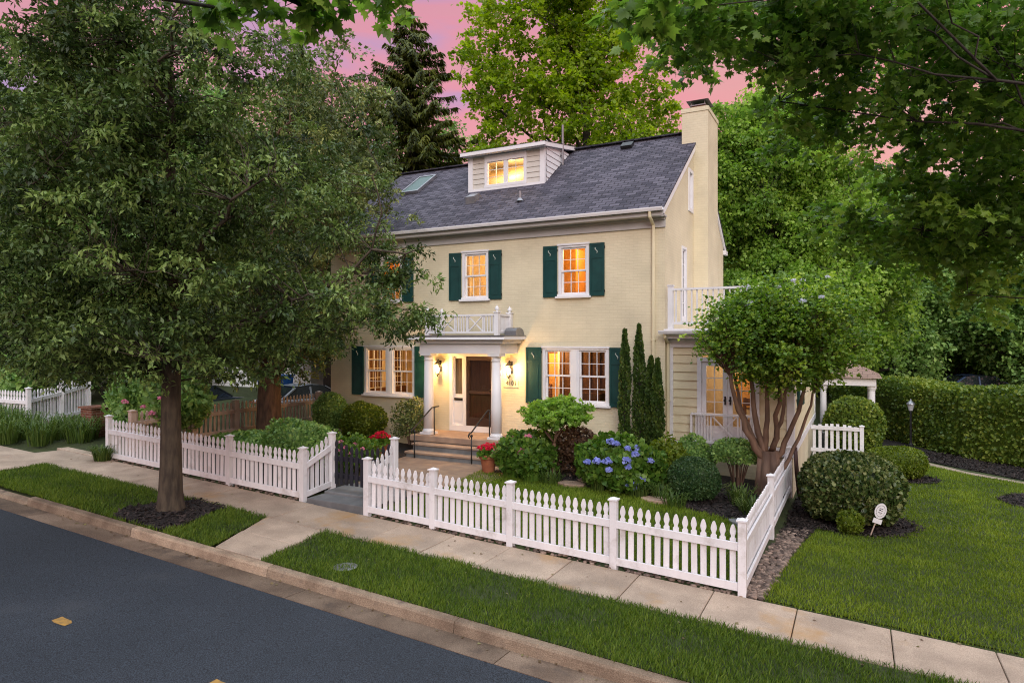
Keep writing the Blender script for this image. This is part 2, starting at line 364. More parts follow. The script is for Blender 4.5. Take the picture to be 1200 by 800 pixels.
# walk across the verge
yy = [6.60, 7.32, 8.05]
for a, b in zip(yy, yy[1:]):
    sb.tint = random.uniform(.35, .7)
    xl = lambda y: -8.47-.56*(y-6.6)/1.45; xr = lambda y: -7.5-.2*(y-6.6)/1.45
    slab(sb, [(xl(a), a), (xr(a), a), (xr(b), b), (xl(b), b)])
# left: driveway apron and widening walk
for poly in ([(-17.6,7.2),(-15.95,7.2),(-15.95,9.1),(-17.2,9.1)], [(-20.6,7.2),(-17.62,7.2),(-17.3,8.55),(-20.6,8.45)], [(-28,7.2),(-20.62,7.2),(-20.62,8.45),(-28,8.4)],
             [(-19.2,6.6),(-16.02,6.6),(-15.97,7.19),(-19.2,7.19)], [(-24,6.6),(-19.22,6.6),(-19.22,7.19),(-24,7.19)], [(-17.5,9.12),(-15.62,9.12),(-15.62,10.1),(-17.3,10.1)]):
    sb.tint = random.uniform(.2, .6); slab(sb, poly)
tag(sb.build('sidewalk', M['concrete']), kind='structure')
# lawns, verge turf, beds
VR = [(-7.42,6.6),(9,6.6),(9,8.03),(-7.66,8.03)]
VL = [(-15.9,6.62),(-8.55,6.6),(-9.05,8.03),(-15.9,8.03)]
MUL = [(-11.0,6.60),(-9.72,6.60),(-9.62,6.9),(-9.9,7.6),(-9.95,8.02),(-10.75,8.02),(-11.15,7.5),(-11.35,7.0)]
region('verge', VR, M['turf'], .0, .5)
region('verge', VL, M['turf'], .0, .5)
MULCH = [(MUL,.04)]
region('mulch', MUL, M['mulch'], .035, .12, wob=.03)
FL = [(-8.0,13.6),(-7.2,13.35),(-6.1,13.2),(-5.0,13.05),(-3.7,12.8),(-2.9,12.6),(-2.1,12.4),(-1.42,12.35),(-1.42,9.35),(-7.6,9.35),(-7.6,11.5)]
region('lawn', FL, M['turf'], .0, .5)
SL = [(-1.05,9.22),(9,9.22),(9,21.0),(5.2,20.6),(2.7,21.8),(1.3,23.8),(.2,24),(-.05,16.6),(1.0,15.2),(.6,14.1),(-.7,13.2),(-1.0,11.5)]
region('lawn', [(-1.05,9.22),(9,9.22),(9,26),(-1.2,26),(-1.2,13)], M['turf'], .0, .6)
region('mulch', [(-7.6,13.5),(-7.1,13.35),(-6.1,13.2),(-5.0,13.05),(-3.7,12.8),(-2.9,12.6),(-2.1,12.4),(-1.42,12.35),(-1.42,16.1),(-4.2,15.9),(-8.0,15.9),(-8.0,13.9)], M['mulch'], .02, .2, wob=.03)
region('mulch', [(-15.3,9.3),(-9.35,9.3),(-9.35,10.5),(-10.6,12.4),(-10.9,15.9),(-15.3,15.9)], M['mulch'], .015, .25, wob=.03)
region('mulch', ellipse(-.15, 14.9, 1.2, 1.05, rot=.2), M['mulch'], .02, .2, wob=.03)
region('mulch', [(-1.3,13.2),(-.8,12.9),(-.5,16.4),(-.6,20),(-1.3,20)], M['mulch'], .012, .25, wob=.02)
region('mulch', ellipse(.95, 20.3, 1.0, .75), M['mulch'], .02, .2, wob=.03)
region('mulch', ellipse(4.2, 18.6, 1.35, 1.0), M['mulch'], .02, .2, wob=.03)
region('mulch', [(.4,25.0),(2.4,22.8),(4.3,21.0),(8,20.0),(9,20.5),(9,23),(4.4,23.2),(2.5,25.2),(1.0,29),(.2,28)], M['mulch'], .022, .3, wob=.03)
# garden path beside the hedge bed
region('garden_path', [(1.05,23.6),(1.35,23.9),(2.7,22.05),(4.0,21.0),(7,19.9),(7,19.7),(3.9,20.75),(2.5,21.8)], M['concrete'], .012, .4)
# front walk, stoop landing at the gate
region('front_walk', [(-9.2,10.0),(-7.8,10.0),(-7.7,11.4),(-7.15,12.3),(-7.15,13.5),(-8.0,14.3),(-10.7,14.3),(-10.5,12.8),(-9.5,11.6)], M['flag'], .025, .5)
gs = MB()
gs.tint = .4; gs.box(-9.19, -7.79, 9.16, 9.62, .2, sx(-8.5)+.10)
gs.tint = .6; gs.box(-9.19, -7.79, 9.622, 10.4, .2, sx(-8.5)+.145)
tag(gs.build('gate_step', M['bluestone'], bevel=.012), 'low bluestone double step at the dark gate between the white fences', 'step')

# grass blades: one sheet of stuff per lawn
def leaf_arrays(C, D, U, size, tmpl_v, tmpl_f, wscale=None):
    """instances of a small template: C centres, D long axis (y of template), U approx normal"""
    n = len(C); D = D/np.maximum(np.linalg.norm(D, axis=1, keepdims=True), 1e-6)
    X = np.cross(D, U); X /= np.maximum(np.linalg.norm(X, axis=1, keepdims=True), 1e-6); Z = np.cross(X, D)
    tv = np.asarray(tmpl_v, float); k = len(tv)
    s = size[:, None, None]; ws = (wscale if wscale is not None else np.ones(n))[:, None, None]
    V = C[:, None, :] + s*(X[:, None, :]*tv[None, :, 0:1]*ws + D[:, None, :]*tv[None, :, 1:2] + Z[:, None, :]*tv[None, :, 2:3])
    return V.reshape(-1, 3), k
def leaf_mesh(name, parts, m, parent=None, smooth=False):
    """parts: list of (V, k, faces, tint per instance)"""
    vs = []; loops = []; starts = []; tot = []; tint = []; off = 0; ls = 0
    for V, k, faces, T in parts:
        n = len(V)//k; vs.append(V)
        # group faces by size
        base = (np.arange(n)*k+off)[:, None]
        for f in faces:
            idx = base + np.asarray(f)[None, :]; loops.append(idx.ravel())
            q = len(f); starts.append(ls+np.arange(n)*q); tot.append(np.full(n, q)); ls += n*q; tint.append(T)
        off += len(V)
    V = np.concatenate(vs); me = bpy.data.meshes.new(name)
    me.vertices.add(len(V)); me.vertices.foreach_set('co', V.astype(np.float32).ravel())
    lo = np.concatenate(loops); me.loops.add(len(lo)); me.loops.foreach_set('vertex_index', lo.astype(np.int32))
    st = np.concatenate(starts); me.polygons.add(len(st)); me.polygons.foreach_set('loop_start', st.astype(np.int32))
    try: me.polygons.foreach_set('loop_total', np.concatenate(tot).astype(np.int32))
    except Exception: pass
    at = me.attributes.new('tint', 'FLOAT', 'FACE'); at.data.foreach_set('value', np.clip(np.concatenate(tint), 0, 1).astype(np.float32))
    me.update(calc_edges=True); me.validate()
    return link(name, me, m, parent)
BLADE = ([(-.5,0,0),(.5,0,0),(.32,.6,.06),(0,1,.2)], [(0,1,2,3)])
LEAF = ([(0,0,0),(.5,.45,.08),(0,1,-.12),(-.5,.45,.08)], [(0,1,2,3)])
BROAD = ([(0,0,0),(.34,.2,.05),(.42,.55,.07),(0,1,-.1),(-.42,.55,.07),(-.34,.2,.05)], [(0,1,2,3),(0,3,4,5)])
_mp = [(0,0),(.10,.12),(.42,.02),(.34,.2),(.62,.42),(.40,.46),(.44,.66),(.22,.60),(.0,1.05),(-.22,.60),(-.44,.66),(-.40,.46),(-.62,.42),(-.34,.2),(-.42,.02),(-.10,.12)]
MAPLE = ([(0,.36,.04)]+[(a,b,-.12*abs(a)-.1*max(0,b-.6)) for a,b in _mp], [(0,i+1,(i+1)%16+1) for i in range(16)])
NEED = ([(-.5,0,0),(.5,0,0),(.35,.6,-.05),(0,1,-.16),(-.35,.6,-.05)], [(0,1,2,3,4)])
def pn(P, f, seed=0):
    """cheap smooth noise on points, about -1..1"""
    x, y, z = P[:,0]*f+seed*1.7, P[:,1]*f+seed*3.1, P[:,2]*f+seed*.7
    return (np.sin(x+1.3*np.sin(y*1.1+.5))+np.sin(y*1.27+1.1*np.sin(z*.9+2))+np.sin(z*1.13+1.2*np.sin(x*.8+1)))/3
def grass(name, poly, dens, h, w, m, label, cut=None, lean=.35, bare=.0):
    xs = [p[0] for p in poly]; ys = [p[1] for p in poly]
    n = int(dens*(max(xs)-min(xs))*(max(ys)-min(ys)))
    P = np.stack([rng.uniform(min(xs), max(xs), n), rng.uniform(min(ys), max(ys), n)], 1)
    k = in_poly(P[:,0], P[:,1], poly)
    for c in (cut or []): k &= ~in_poly(P[:,0], P[:,1], c)
    P = P[k]; P3 = np.stack([P[:,0], P[:,1], np.array([G(a, b) for a, b in P])], 1)
    f = pn(P3*[1,1,0], 1.6, 2)*.5 + pn(P3*[1,1,0], 5.3, 5)*.5
    keep = rng.random(len(P3)) > bare*np.clip(f*-2, 0, 1); P3 = P3[keep]; f = f[keep]; n = len(P3)
    a = rng.uniform(0, 2*np.pi, n)
    D = np.stack([np.cos(a)*lean*rng.random(n)*2, np.sin(a)*lean*rng.random(n)*2, np.ones(n)], 1)
    U = np.stack([np.cos(a+rng.normal(0,.6,n)), np.sin(a+rng.normal(0,.6,n)), np.zeros(n)], 1)
    sz = h*rng.uniform(.55, 1.25, n)*(1+.35*f)
    V, k = leaf_arrays(P3, D, U, sz, BLADE[0], BLADE[1], np.full(n, w/h))
    o = leaf_mesh(name, [(V, k, BLADE[1], .48+.42*f+rng.normal(0, .22, n)+.5*(rng.random(n) < .03))], m)
    return tag(o, label, 'grass', None, 'stuff')
VRg = [(-7.46,6.56),(9,6.56),(9,8.09),(-7.72,8.09)]; VLg = [(-15.9,6.58),(-8.5,6.56),(-9.0,8.08),(-15.9,8.08)]
grass('grass', VRg, 3300, .075, .009, L['grass'], 'grass on the verge strip between kerb and right-hand sidewalk', bare=.5)
grass('grass', VLg, 3100, .075, .010, L['grass'], 'grass on the verge strip around the big street tree', cut=[MUL], bare=.4)
grass('grass', FL, 2600, .07, .010, L['lawn'], 'narrow strip of lawn behind the white front fence')
grass('grass', [(-1.12,9.12),(6.5,9.12),(6.5,15),(-.6,15),(-.8,13)], 2200, .055, .010, L['lawn'], 'mown side lawn beside the right sidewalk', cut=[ellipse(-.15,14.9,1.15,1.0,rot=.2,jit=0)])
grass('grass', [(-.4,15),(7,15),(7,20.0),(5.2,20.2),(2.7,21.6),(1.3,23.4),(.0,24),(-.4,20)], 1300, .055, .014, L['lawn'], 'far part of the side lawn towards the long hedge',
      cut=[ellipse(-.15,14.9,1.15,1.0,rot=.2,jit=0), ellipse(.95,20.3,.95,.7,jit=0), ellipse(4.2,18.6,1.3,.95,jit=0)])
# bark chips lying over the mulch beds
def chips(polys, dens):
    Ps = []
    for poly, off in polys:
        xs = [p[0] for p in poly]; ys = [p[1] for p in poly]; n = int(dens*(max(xs)-min(xs))*(max(ys)-min(ys)))
        P = np.stack([rng.uniform(min(xs)-.05,max(xs)+.05,n), rng.uniform(min(ys)-.05,max(ys)+.05,n)],1); P = P[in_poly(P[:,0],P[:,1],poly)]
        Ps.append(np.stack([P[:,0],P[:,1],np.array([G(a,b) for a,b in P])+off+rng.uniform(-.005,.03,len(P))],1))
    P = np.concatenate(Ps); n = len(P); a = rng.uniform(0,6.283,n)
    D = np.stack([np.cos(a),np.sin(a),rng.normal(0,.35,n)],1); U = np.stack([rng.normal(0,.5,n),rng.normal(0,.5,n),np.ones(n)],1)
    V, k = leaf_arrays(P, D, U, rng.uniform(.03,.085,n), [(-.5,0,0),(.5,0,0),(.4,1,.05),(-.35,.95,.08)], [(0,1,2,3)], rng.uniform(.25,.6,n))
    tag(leaf_mesh('bark_chips', [(V,k,[(0,1,2,3)],rng.uniform(0,1,n))], M['chip']), 'dark bark chips covering the mulch beds', 'mulch', None, 'stuff')
chips([(MUL,.03),([(-7.6,13.5),(-7.1,13.35),(-6.1,13.2),(-5.0,13.05),(-3.7,12.8),(-2.9,12.6),(-2.1,12.4),(-1.42,12.35),(-1.42,15),(-7.6,15)],.02),(ellipse(-.15,14.9,1.25,1.1,rot=.2),.02),(ellipse(.95,20.3,1.0,.75),.02),(ellipse(4.2,18.6,1.35,1.0),.02),([(-1.3,13.2),(-.8,12.9),(-.5,16.4),(-.6,18),(-1.3,18)],.012),([(.4,25.0),(2.4,22.8),(4.3,21.0),(8,20.0),(9,20.5),(9,23),(4.4,23.2),(2.5,25.2)],.02)], 700)
# a few fallen leaves and crumbs on the paving
n = 260; P = np.stack([rng.uniform(-16,4,n), np.where(rng.random(n) < .55, 6.42-np.abs(rng.normal(0,.10,n)), rng.uniform(6.6,9.1,n))],1)
P3 = np.stack([P[:,0],P[:,1],np.array([sx(a) for a in P[:,0]])+np.where(P[:,1] < 6.43,-.112,.018)],1); a = rng.uniform(0,6.283,n)
V, k = leaf_arrays(P3, np.stack([np.cos(a),np.sin(a),rng.normal(0,.12,n)],1), np.stack([rng.normal(0,.25,n),rng.normal(0,.25,n),np.ones(n)],1), rng.uniform(.02,.06,n), LEAF[0], LEAF[1], rng.uniform(.6,1.,n))
M['dryleaf'] = leafmat('dry_leaf', (.10,.06,.03), (.17,.12,.05), (.22,.20,.08), .2)
tag(leaf_mesh('fallen_leaves', [(V,k,LEAF[1],rng.uniform(0,1,n))], M['dryleaf']), 'scattered fallen leaves on the sidewalk and in the gutter', 'leaves', None, 'stuff')
# river stones along the foot of the fence
def stones(name, pts, label):
    mb = MB(); ico = [( -1,0,1.618),(1,0,1.618),(-1,0,-1.618),(1,0,-1.618),(0,1.618,1),(0,1.618,-1),(0,-1.618,1),(0,-1.618,-1),(1.618,1,0),(-1.618,1,0),(1.618,-1,0),(-1.618,-1,0)]
    fc = [(0,1,4),(0,4,9),(9,4,5),(4,8,5),(4,1,8),(8,1,10),(8,10,3),(5,8,3),(5,3,2),(2,3,7),(7,3,10),(7,10,6),(7,6,11),(11,6,0),(0,6,1),(6,10,1),(9,11,0),(9,2,11),(9,5,2),(7,11,2)]
    for x, y, r in pts:
        mb.tint = random.random(); a = random.uniform(0, 6.3); sx_, sy_, sz_ = r*random.uniform(.7,1.3), r*random.uniform(.6,1), r*random.uniform(.4,.65)
        z = G(x, y)+sz_*.35; v = []
        for p in ico:
            q = (p[0]*sx_/1.9*random.uniform(.85,1.1), p[1]*sy_/1.9*random.uniform(.85,1.1), p[2]*sz_/1.9)
            v.append((x+q[0]*cos(a)-q[1]*sin(a), y+q[0]*sin(a)+q[1]*cos(a), z+q[2]))
        mb.add(v, fc)
    return tag(mb.build(name, M['stone'], smooth=True), label, 'stones', None, 'stuff')
pts = [(random.uniform(-7.6,-1.1), random.uniform(9.12,9.36), random.uniform(.022,.05)) for _ in range(420)]
pts += [(random.uniform(-1.33,-1.10+.06*(y-9)), y, random.uniform(.022,.065)) for y in np.random.default_rng(3).uniform(9.15, 13.7, 1050)]
stones('river_stones', pts, 'loose river stones along the foot of the right-hand white fence')
stones('river_stones', [(random.uniform(-15.4,-9.3), random.uniform(9.10,9.3), random.uniform(.025,.05)) for _ in range(200)], 'loose river stones along the foot of the left white fence')
# ------------------------------------------------------------------ the house
HX0, HX1, HY0, HY1 = -15.0, -4.18, 16.0, 23.9
EZ, RY, RZ, RS = 6.6, 19.95, 9.6, .698        # eave height, ridge, roof slope
house = empty('house', (0,0,0), 'cream painted brick house with dark green shutters, slate roof and lit windows', 'house')
def wall(mb, axis, c, a0, a1, z0, z1, holes, nrm, depth=.2, top=None):
    """wall in plane axis=c with rectangular openings and their reveals; nrm is +-1"""
    A = sorted({a0, a1} | {h[0] for h in holes} | {h[1] for h in holes}); Z = sorted({z0, z1} | {h[2] for h in holes} | {h[3] for h in holes})
    P = (lambda a, z, d=0: (a, c-nrm*d, z)) if axis == 'y' else (lambda a, z, d=0: (c-nrm*d, a, z))
    for i in range(len(A)-1):
        for j in range(len(Z)-1):
            ca, cz = (A[i]+A[i+1])/2, (Z[j]+Z[j+1])/2
            if any(h[0] < ca < h[1] and h[2] < cz < h[3] for h in holes): continue
            q = [P(A[i],Z[j]),P(A[i+1],Z[j]),P(A[i+1],Z[j+1]),P(A[i],Z[j+1])]
            if (nrm > 0) != (axis == 'x'): pass
            mb.quad(*q)
    for a, b, z, y in holes:
        for p, q in (((a,z),(b,z)),((b,z),(b,y)),((b,y),(a,y)),((a,y),(a,z))):
            mb.quad(P(*p), P(*q), P(*q, depth), P(*p, depth))
UW = [(-13.02,-12.16),(-10.02,-9.16),(-7.02,-6.16)]; UZ = (4.55, 5.90)
LW = [(-13.60,-11.70),(-7.48,-5.62)]; LZ = (1.72, 3.20)
DOOR = (-10.45, -8.82, .80, 3.03)
mb = MB()
wall(mb, 'y', HY0, HX0, HX1, -.5, EZ-.06, [(a,b,*UZ) for a, b in UW]+[(a,b,*LZ) for a, b in LW]+[DOOR], -1)
SW = [(17.72,18.28,3.9,5.93),(18.55,19.0,7.05,8.15)]
wall(mb, 'x', HX1, HY0, HY1, -.5, EZ-.06, [SW[0]], 1)
# gable above the eave line with the attic window
g0 = EZ-.06; zr = lambda y: EZ+(y-15.65)*RS if y < RY else EZ+(2*RY-15.65-y)*RS
a, b, c, d = SW[1]
for x, full in ((HX1, 0), (HX0, 1)):
    if full: mb.add([(x,HY0,g0),(x,HY1,g0),(x,HY1,zr(HY1)-.02),(x,RY,RZ-.02),(x,HY0,zr(HY0)-.02)], [(0,1,2,3,4)])
    else:
        mb.add([(x,HY0,g0),(x,a,g0),(x,a,zr(a)-.02),(x,HY0,zr(HY0)-.02)], [(0,1,2,3)])
        mb.add([(x,a,g0),(x,b,g0),(x,b,c),(x,a,c)], [(0,1,2,3)]); mb.add([(x,a,d),(x,b,d),(x,b,zr(b)-.02),(x,a,zr(a)-.02)], [(0,1,2,3)])
        mb.add([(x,b,g0),(x,HY1,g0),(x,HY1,zr(HY1)-.02),(x,RY,RZ-.02),(x,b,zr(b)-.02)], [(0,1,2,3,4)])
        for p, q in (((a,c),(b,c)),((b,c),(b,d)),((b,d),(a,d)),((a,d),(a,c))):
            mb.quad((x,p[0],p[1]),(x,q[0],q[1]),(x-.2,q[0],q[1]),(x-.2,p[0],p[1]))
mb.quad((HX0,HY0,-.5),(HX0,HY1,-.5),(HX0,HY1,g0),(HX0,HY0,g0))
mb.quad((HX0,HY1,-.5),(HX1,HY1,-.5),(HX1,HY1,g0),(HX0,HY1,g0))
mb.build('wall', M['brick'], house)
# roof: two thick slopes, with rake boards
ox0, ox1 = HX0-.14, HX1+.06
def slope(mb, x0, x1, y0, z0, y1, z1, t=.07):
    mb.add([(x0,y0,z0),(x1,y0,z0),(x1,y1,z1),(x0,y1,z1),(x0,y0,z0-t),(x1,y0,z0-t),(x1,y1,z1-t),(x0,y1,z1-t)], [(0,1,2,3),(7,6,5,4),(0,4,5,1),(1,5,6,2),(2,6,7,3),(3,7,4,0)])
mb = MB(); yb = 2*RY-15.65
# gentle sag of the ridge as on old houses: the slope is built in columns
cols = [ox0+(ox1-ox0)*i/12 for i in range(13)]
sag = lambda x: -.035*math.sin(math.pi*(x-ox0)/(ox1-ox0))
for x0, x1 in zip(cols, cols[1:]):
    for (y0, z0, y1, z1) in ((15.65,EZ,RY,RZ),(RY,RZ,yb,EZ)):
        s0, s1 = sag(x0), sag(x1); r0 = (z0 == RZ); r1 = (z1 == RZ)
        mb.add([(x0,y0,z0+s0*r0),(x1,y0,z0+s1*r0),(x1,y1,z1+s1*r1),(x0,y1,z1+s0*r1)], [(0,1,2,3)])
mb.quad((ox0,15.65,EZ),(ox0,15.65,EZ-.05),(ox1,15.65,EZ-.05),(ox1,15.65,EZ))
for x in (ox0, ox1):
    mb.add([(x,15.65,EZ),(x,RY,RZ),(x,yb,EZ),(x,yb,EZ-.05),(x,RY,RZ-.06),(x,15.65,EZ-.05)], [(0,1,4,5),(1,2,3,4)])
roof = mb.build('roof', M['shingle'], house)
mb = MB(); mb.beam((ox0,RY,RZ+.012),(ox1,RY,RZ+.012),.26,.035); mb.build('ridge_cap', M['shingle'], roof)
M['eave'] = mat('eave_shade_grey', (.50,.49,.48), (.44,.43,.42), 2, .5)  # trim greyed: shade under the roof overhang is put into its colour
# eaves: soffit, fascia, frieze, gutter
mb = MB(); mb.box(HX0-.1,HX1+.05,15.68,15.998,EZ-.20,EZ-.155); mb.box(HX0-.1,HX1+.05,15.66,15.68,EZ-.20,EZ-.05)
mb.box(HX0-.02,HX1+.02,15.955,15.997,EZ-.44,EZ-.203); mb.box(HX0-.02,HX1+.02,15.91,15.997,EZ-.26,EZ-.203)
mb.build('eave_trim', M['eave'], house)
mb = MB(); pr = [(0,0),(-.03,-.07),(-.10,-.08),(-.125,-.02),(-.125,.005),(-.115,.005),(-.11,-.02),(-.09,-.065),(-.035,-.06),(-.012,0)]
mb.prism(pr, (ox0,15.655,EZ-.02), (0,1,0), (0,0,1), ox1-ox0); mb.build('gutter', M['white'], house)
for x, t in ((HX1, 1), (HX0, -1)):   # rake boards
    mb = MB()
    for y0, z0, y1, z1 in ((15.67,EZ-.06,RY,RZ-.075),(RY,RZ-.075,yb-.02,EZ-.06)):
        w = .16; xa = x+.003*t; xb = x+.05*t
        mb.add([(xa,y0,z0),(xa,y1,z1),(xa,y1,z1-w),(xa,y0,z0-w),(xb,y0,z0),(xb,y1,z1),(xb,y1,z1-w),(xb,y0,z0-w)], [(0,1,2,3),(7,6,5,4),(0,4,5,1),(2,6,7,3),(1,5,6,2),(3,7,4,0)])
    if t > 0: mb.box(HX1+.002,HX1+.09,23.86,yb,EZ-.22,EZ-.07)
    mb.build('rake_board', M['white'], house)
# chimney
mb = MB(); cx0, cx1, cy0, cy1 = -4.52, -3.78, 19.2, 20.68
mb.box(cx0,cx1,cy0,cy1,-.5,9.96); mb.box(cx0-.02,cx1+.02,cy0-.02,cy1+.02,9.962,10.08)
ch = mb.build('chimney', M['brick'], house)
mb = MB(); mb.box(cx0+.05,cx1-.05,cy0+.1,cy1-.1,10.083,10.13); mb.build('chimney_crown', M['concrete'], ch)
mb = MB(); mb.box(-4.33,-3.97,19.65,20.2,10.133,10.27); mb.build('flue', M['terracotta'], ch)
mb = MB(); mb.box(-4.37,-3.93,19.6,20.25,10.273,10.3)
mb.add([(-4.47,19.5,10.40),(-3.83,19.5,10.40),(-3.83,20.35,10.40),(-4.47,20.35,10.40),(-4.15,19.92,10.50)], [(3,2,1,0),(0,1,4),(1,2,4),(2,3,4),(3,0,4)])
for x in (-4.34,-3.96):
    for y in (19.65,20.2): mb.box(x-.015,x+.015,y-.015,y+.015,10.3,10.405)
mb.build('chimney_cap', M['tin'], ch)
# ---- windows
def sash_mb(mb, x0, x1, z0, z1, y, nx, nz, fw=.045, mw=.018, axis='y'):
    """a sash with muntins; y is the outer face"""
    B = (lambda a,b,c,d: mb.box(a,b,y,y+.04,c,d)) if axis == 'y' else (lambda a,b,c,d: mb.box(y-.04,y,a,b,c,d))
    Bm = (lambda a,b,c,d: mb.box(a,b,y+.006,y+.03,c,d)) if axis == 'y' else (lambda a,b,c,d: mb.box(y-.03,y-.006,a,b,c,d))
    Bh = (lambda a,b,c,d: mb.box(a,b,y+.009,y+.027,c,d)) if axis == 'y' else (lambda a,b,c,d: mb.box(y-.027,y-.009,a,b,c,d))
    B(x0,x0+fw,z0,z1); B(x1-fw,x1,z0,z1); B(x0+fw,x1-fw,z0,z0+fw); B(x0+fw,x1-fw,z1-fw,z1)
    for i in range(1, nx):
        x = x0+fw+(x1-x0-2*fw)*i/nx; Bm(x-mw/2,x+mw/2,z0+fw,z1-fw)
    for i in range(1, nz):
        z = z0+fw+(z1-z0-2*fw)*i/nz; Bh(x0+fw,x1-fw,z-mw/2,z+mw/2)
def pane_mb(x0, x1, z0, z1, y, axis='y'):
    mb = MB()
    if axis == 'y': mb.quad((x0,y,z0),(x1,y,z0),(x1,y,z1),(x0,y,z1))
    else: mb.quad((y,x0,z0),(y,x1,z0),(y,x1,z1),(y,x0,z1))
    return mb
def dh_window(a, b, z0, z1, double=False):
    """double-hung window (or a pair) in the front wall"""
    y = HY0; mb = MB(); c = .075
    mb.box(a,a+c,y-.012,y+.10,z0+.05,z1-c); mb.box(b-c,b,y-.012,y+.10,z0+.05,z1-c); mb.box(a,b,y-.016,y+.10,z1-c,z1)
    mb.box(a-.03,b+.03,y-.045,y-.0163,z1-.02,z1+.03)
    w = mb
    mids = [(a+c, b-c)]
    if double:
        m = (a+b)/2; w.box(m-.12,m+.12,y-.012,y+.10,z0+.05,z1-c); w.box(m-.05,m+.05,y-.022,y-.012,z0+.05,z1-c); mids = [(a+c,m-.12),(m+.12,b-c)]
    w = w.build('window', M['white'], house)
    mb = MB(); mb.box(a-.07,b+.07,y-.09,y+.1,z0-.06,z0-.005); mb.box(a-.04,b+.04,y-.03,y+.10,z0-.004,z0+.05); mb.build('sill', M['white'], w, bevel=.006)
    zm = (z0+.05+z1-c)/2
    for p, q in mids:
        s = MB(); sash_mb(s,p,q,zm-.02,z1-c,y+.028,3,2); sash_mb(s,p,q,z0+.05,zm+.02,y+.071,3,2); s.build('sash', M['white'], w)
        pane_mb(p+.02,q-.02,zm,z1-c-.02,y+.047).build('pane', M['glass'], w); pane_mb(p+.02,q-.02,z0+.07,zm,y+.09).build('pane', M['glass'], w)
    return w
for a, b in UW: dh_window(a, b, *UZ)
for a, b in LW: dh_window(a, b, *LZ, True)
def shutter(x0, x1, z0, z1):
    y = HY0-.052; mb = MB(); f = .05; zs = z0+(z1-z0)*.74
    mb.box(x0,x1,y+.012,y+.045,z0,z1)
    mb.box(x0,x0+f,y,y+.0118,z0,z1); mb.box(x1-f,x1,y,y+.0118,z0,z1)
    for a, b in ((z0,z0+.09),(zs-.04,zs+.04),(z1-.07,z1)): mb.box(x0+f,x1-f,y+.0008,y+.0118,a,b)
    mb.box(x0+f+.03,x1-f-.03,y+.005,y+.0118,z0+.12,zs-.07)
    s = mb.build('shutter', M['shutter'], house)
    # small S-shaped cut-out in the upper panel
    mb = MB(); cx = (x0+x1)/2; cz = (zs+.04+z1-.07)/2; h = .075
    pts = [(cx-.018+.03*math.sin(t*5.2+.4), y+.009, cz-h+2*h*t) for t in [i/8 for i in range(9)]]
    mb.tube(pts, [.006,.011,.013,.013,.011,.010,.012,.012,.006], 6); mb.build('cutout', M['shutter_mark'], s)
    for z in (z0+.12, z1-.12): mb = MB(); mb.box(x1-.004,x1+.02,y+.004,y+.02,z-.03,z+.03); mb.build('hinge', M['black'], s)
for a, b in UW: shutter(a-.43,a-.03,UZ[0]-.02,UZ[1]-.01); shutter(b+.03,b+.43,UZ[0]-.02,UZ[1]-.01)
for a, b in LW: shutter(a-.49,a-.03,LZ[0]-.03,LZ[1]); shutter(b+.03,b+.45,LZ[0]-.03,LZ[1])
# ---- rooms behind the windows, each with its lit lamp
def room(x0, x1, y0, y1, z0, z1, wallm, extra=None, lamp=None, energy=40, col=(1,.62,.26)):
    mb = MB(); ms = [wallm, M['rm_wood'], M['rm_white'], M['rm_cream'], M['rm_orange'], M['curtain'], M['shade'], M['redbrick']]
    for q in (((x0,y1,z0),(x1,y1,z0),(x1,y1,z1),(x0,y1,z1)), ((x0,y0,z0),(x0,y1,z0),(x0,y1,z1),(x0,y0,z1)), ((x1,y1,z0),(x1,y0,z0),(x1,y0,z1),(x1,y1,z1))): mb.quad(*q)
    mb.m = 2; mb.quad((x0,y0,z1),(x1,y0,z1),(x1,y1,z1),(x0,y1,z1)); mb.m = 1; mb.quad((x0,y0,z0),(x1,y0,z0),(x1,y1,z0),(x0,y1,z0))
    if extra: extra(mb)
    mb.build('room', ms, house)
    lx, ly, lz = lamp or ((x0+x1)/2, (y0+y1)/2, z1-.4)
    ld = bpy.data.lights.new('room_lamp', 'POINT'); ld.energy = energy; ld.color = col; ld.shadow_soft_size = .12
    lo = bpy.data.objects.new('room_lamp', ld); COL.objects.link(lo); lo.location = (lx, ly, lz); lo.parent = house
def rm_back(mb, m, x0, x1, y, z0, z1, t=.04): mb.m = m; mb.box(x0,x1,y-t,y-.003,z0,z1)
YI = 16.215
def ex_ul(mb):
    for x in (-14.3,-13.5,-12.6,-11.9): rm_back(mb,5,x,x+.3,18.5,3.9,6.0,.08)
    mb.m = 1; mb.box(-14.597,-14.55,17.5,18.2,4.6,5.6); mb.m = 5; mb.box(-14.597,-14.5,16.9,17.2,3.9,6.0)
    mb.box(-12.4,-12.2,16.25,16.29,4.4,6.1)
room(-14.6,-11.4,YI,18.5,3.8,6.25,M['rm_orange'],ex_ul,energy=70,col=(1,.55,.2))
def ex_um(mb):
    rm_back(mb,2,-10.5,-9.9,18.4,3.8,5.85); rm_back(mb,3,-9.4,-8.7,18.4,4.9,5.6)
    mb.m = 2; mb.box(-11.097,-11.05,17.2,17.3,3.8,5.95); mb.box(-11.097,-11.05,18.1,18.2,3.8,5.95); mb.m = 4; mb.box(-11.097,-11.06,17.3,18.1,3.8,5.9)
    mb.m = 5; mb.box(-10.25,-9.95,16.25,16.29,4.3,6.15)
room(-11.1,-8.2,YI,18.4,3.8,6.25,M['rm_cream'],ex_um,energy=85,col=(1,.66,.30))
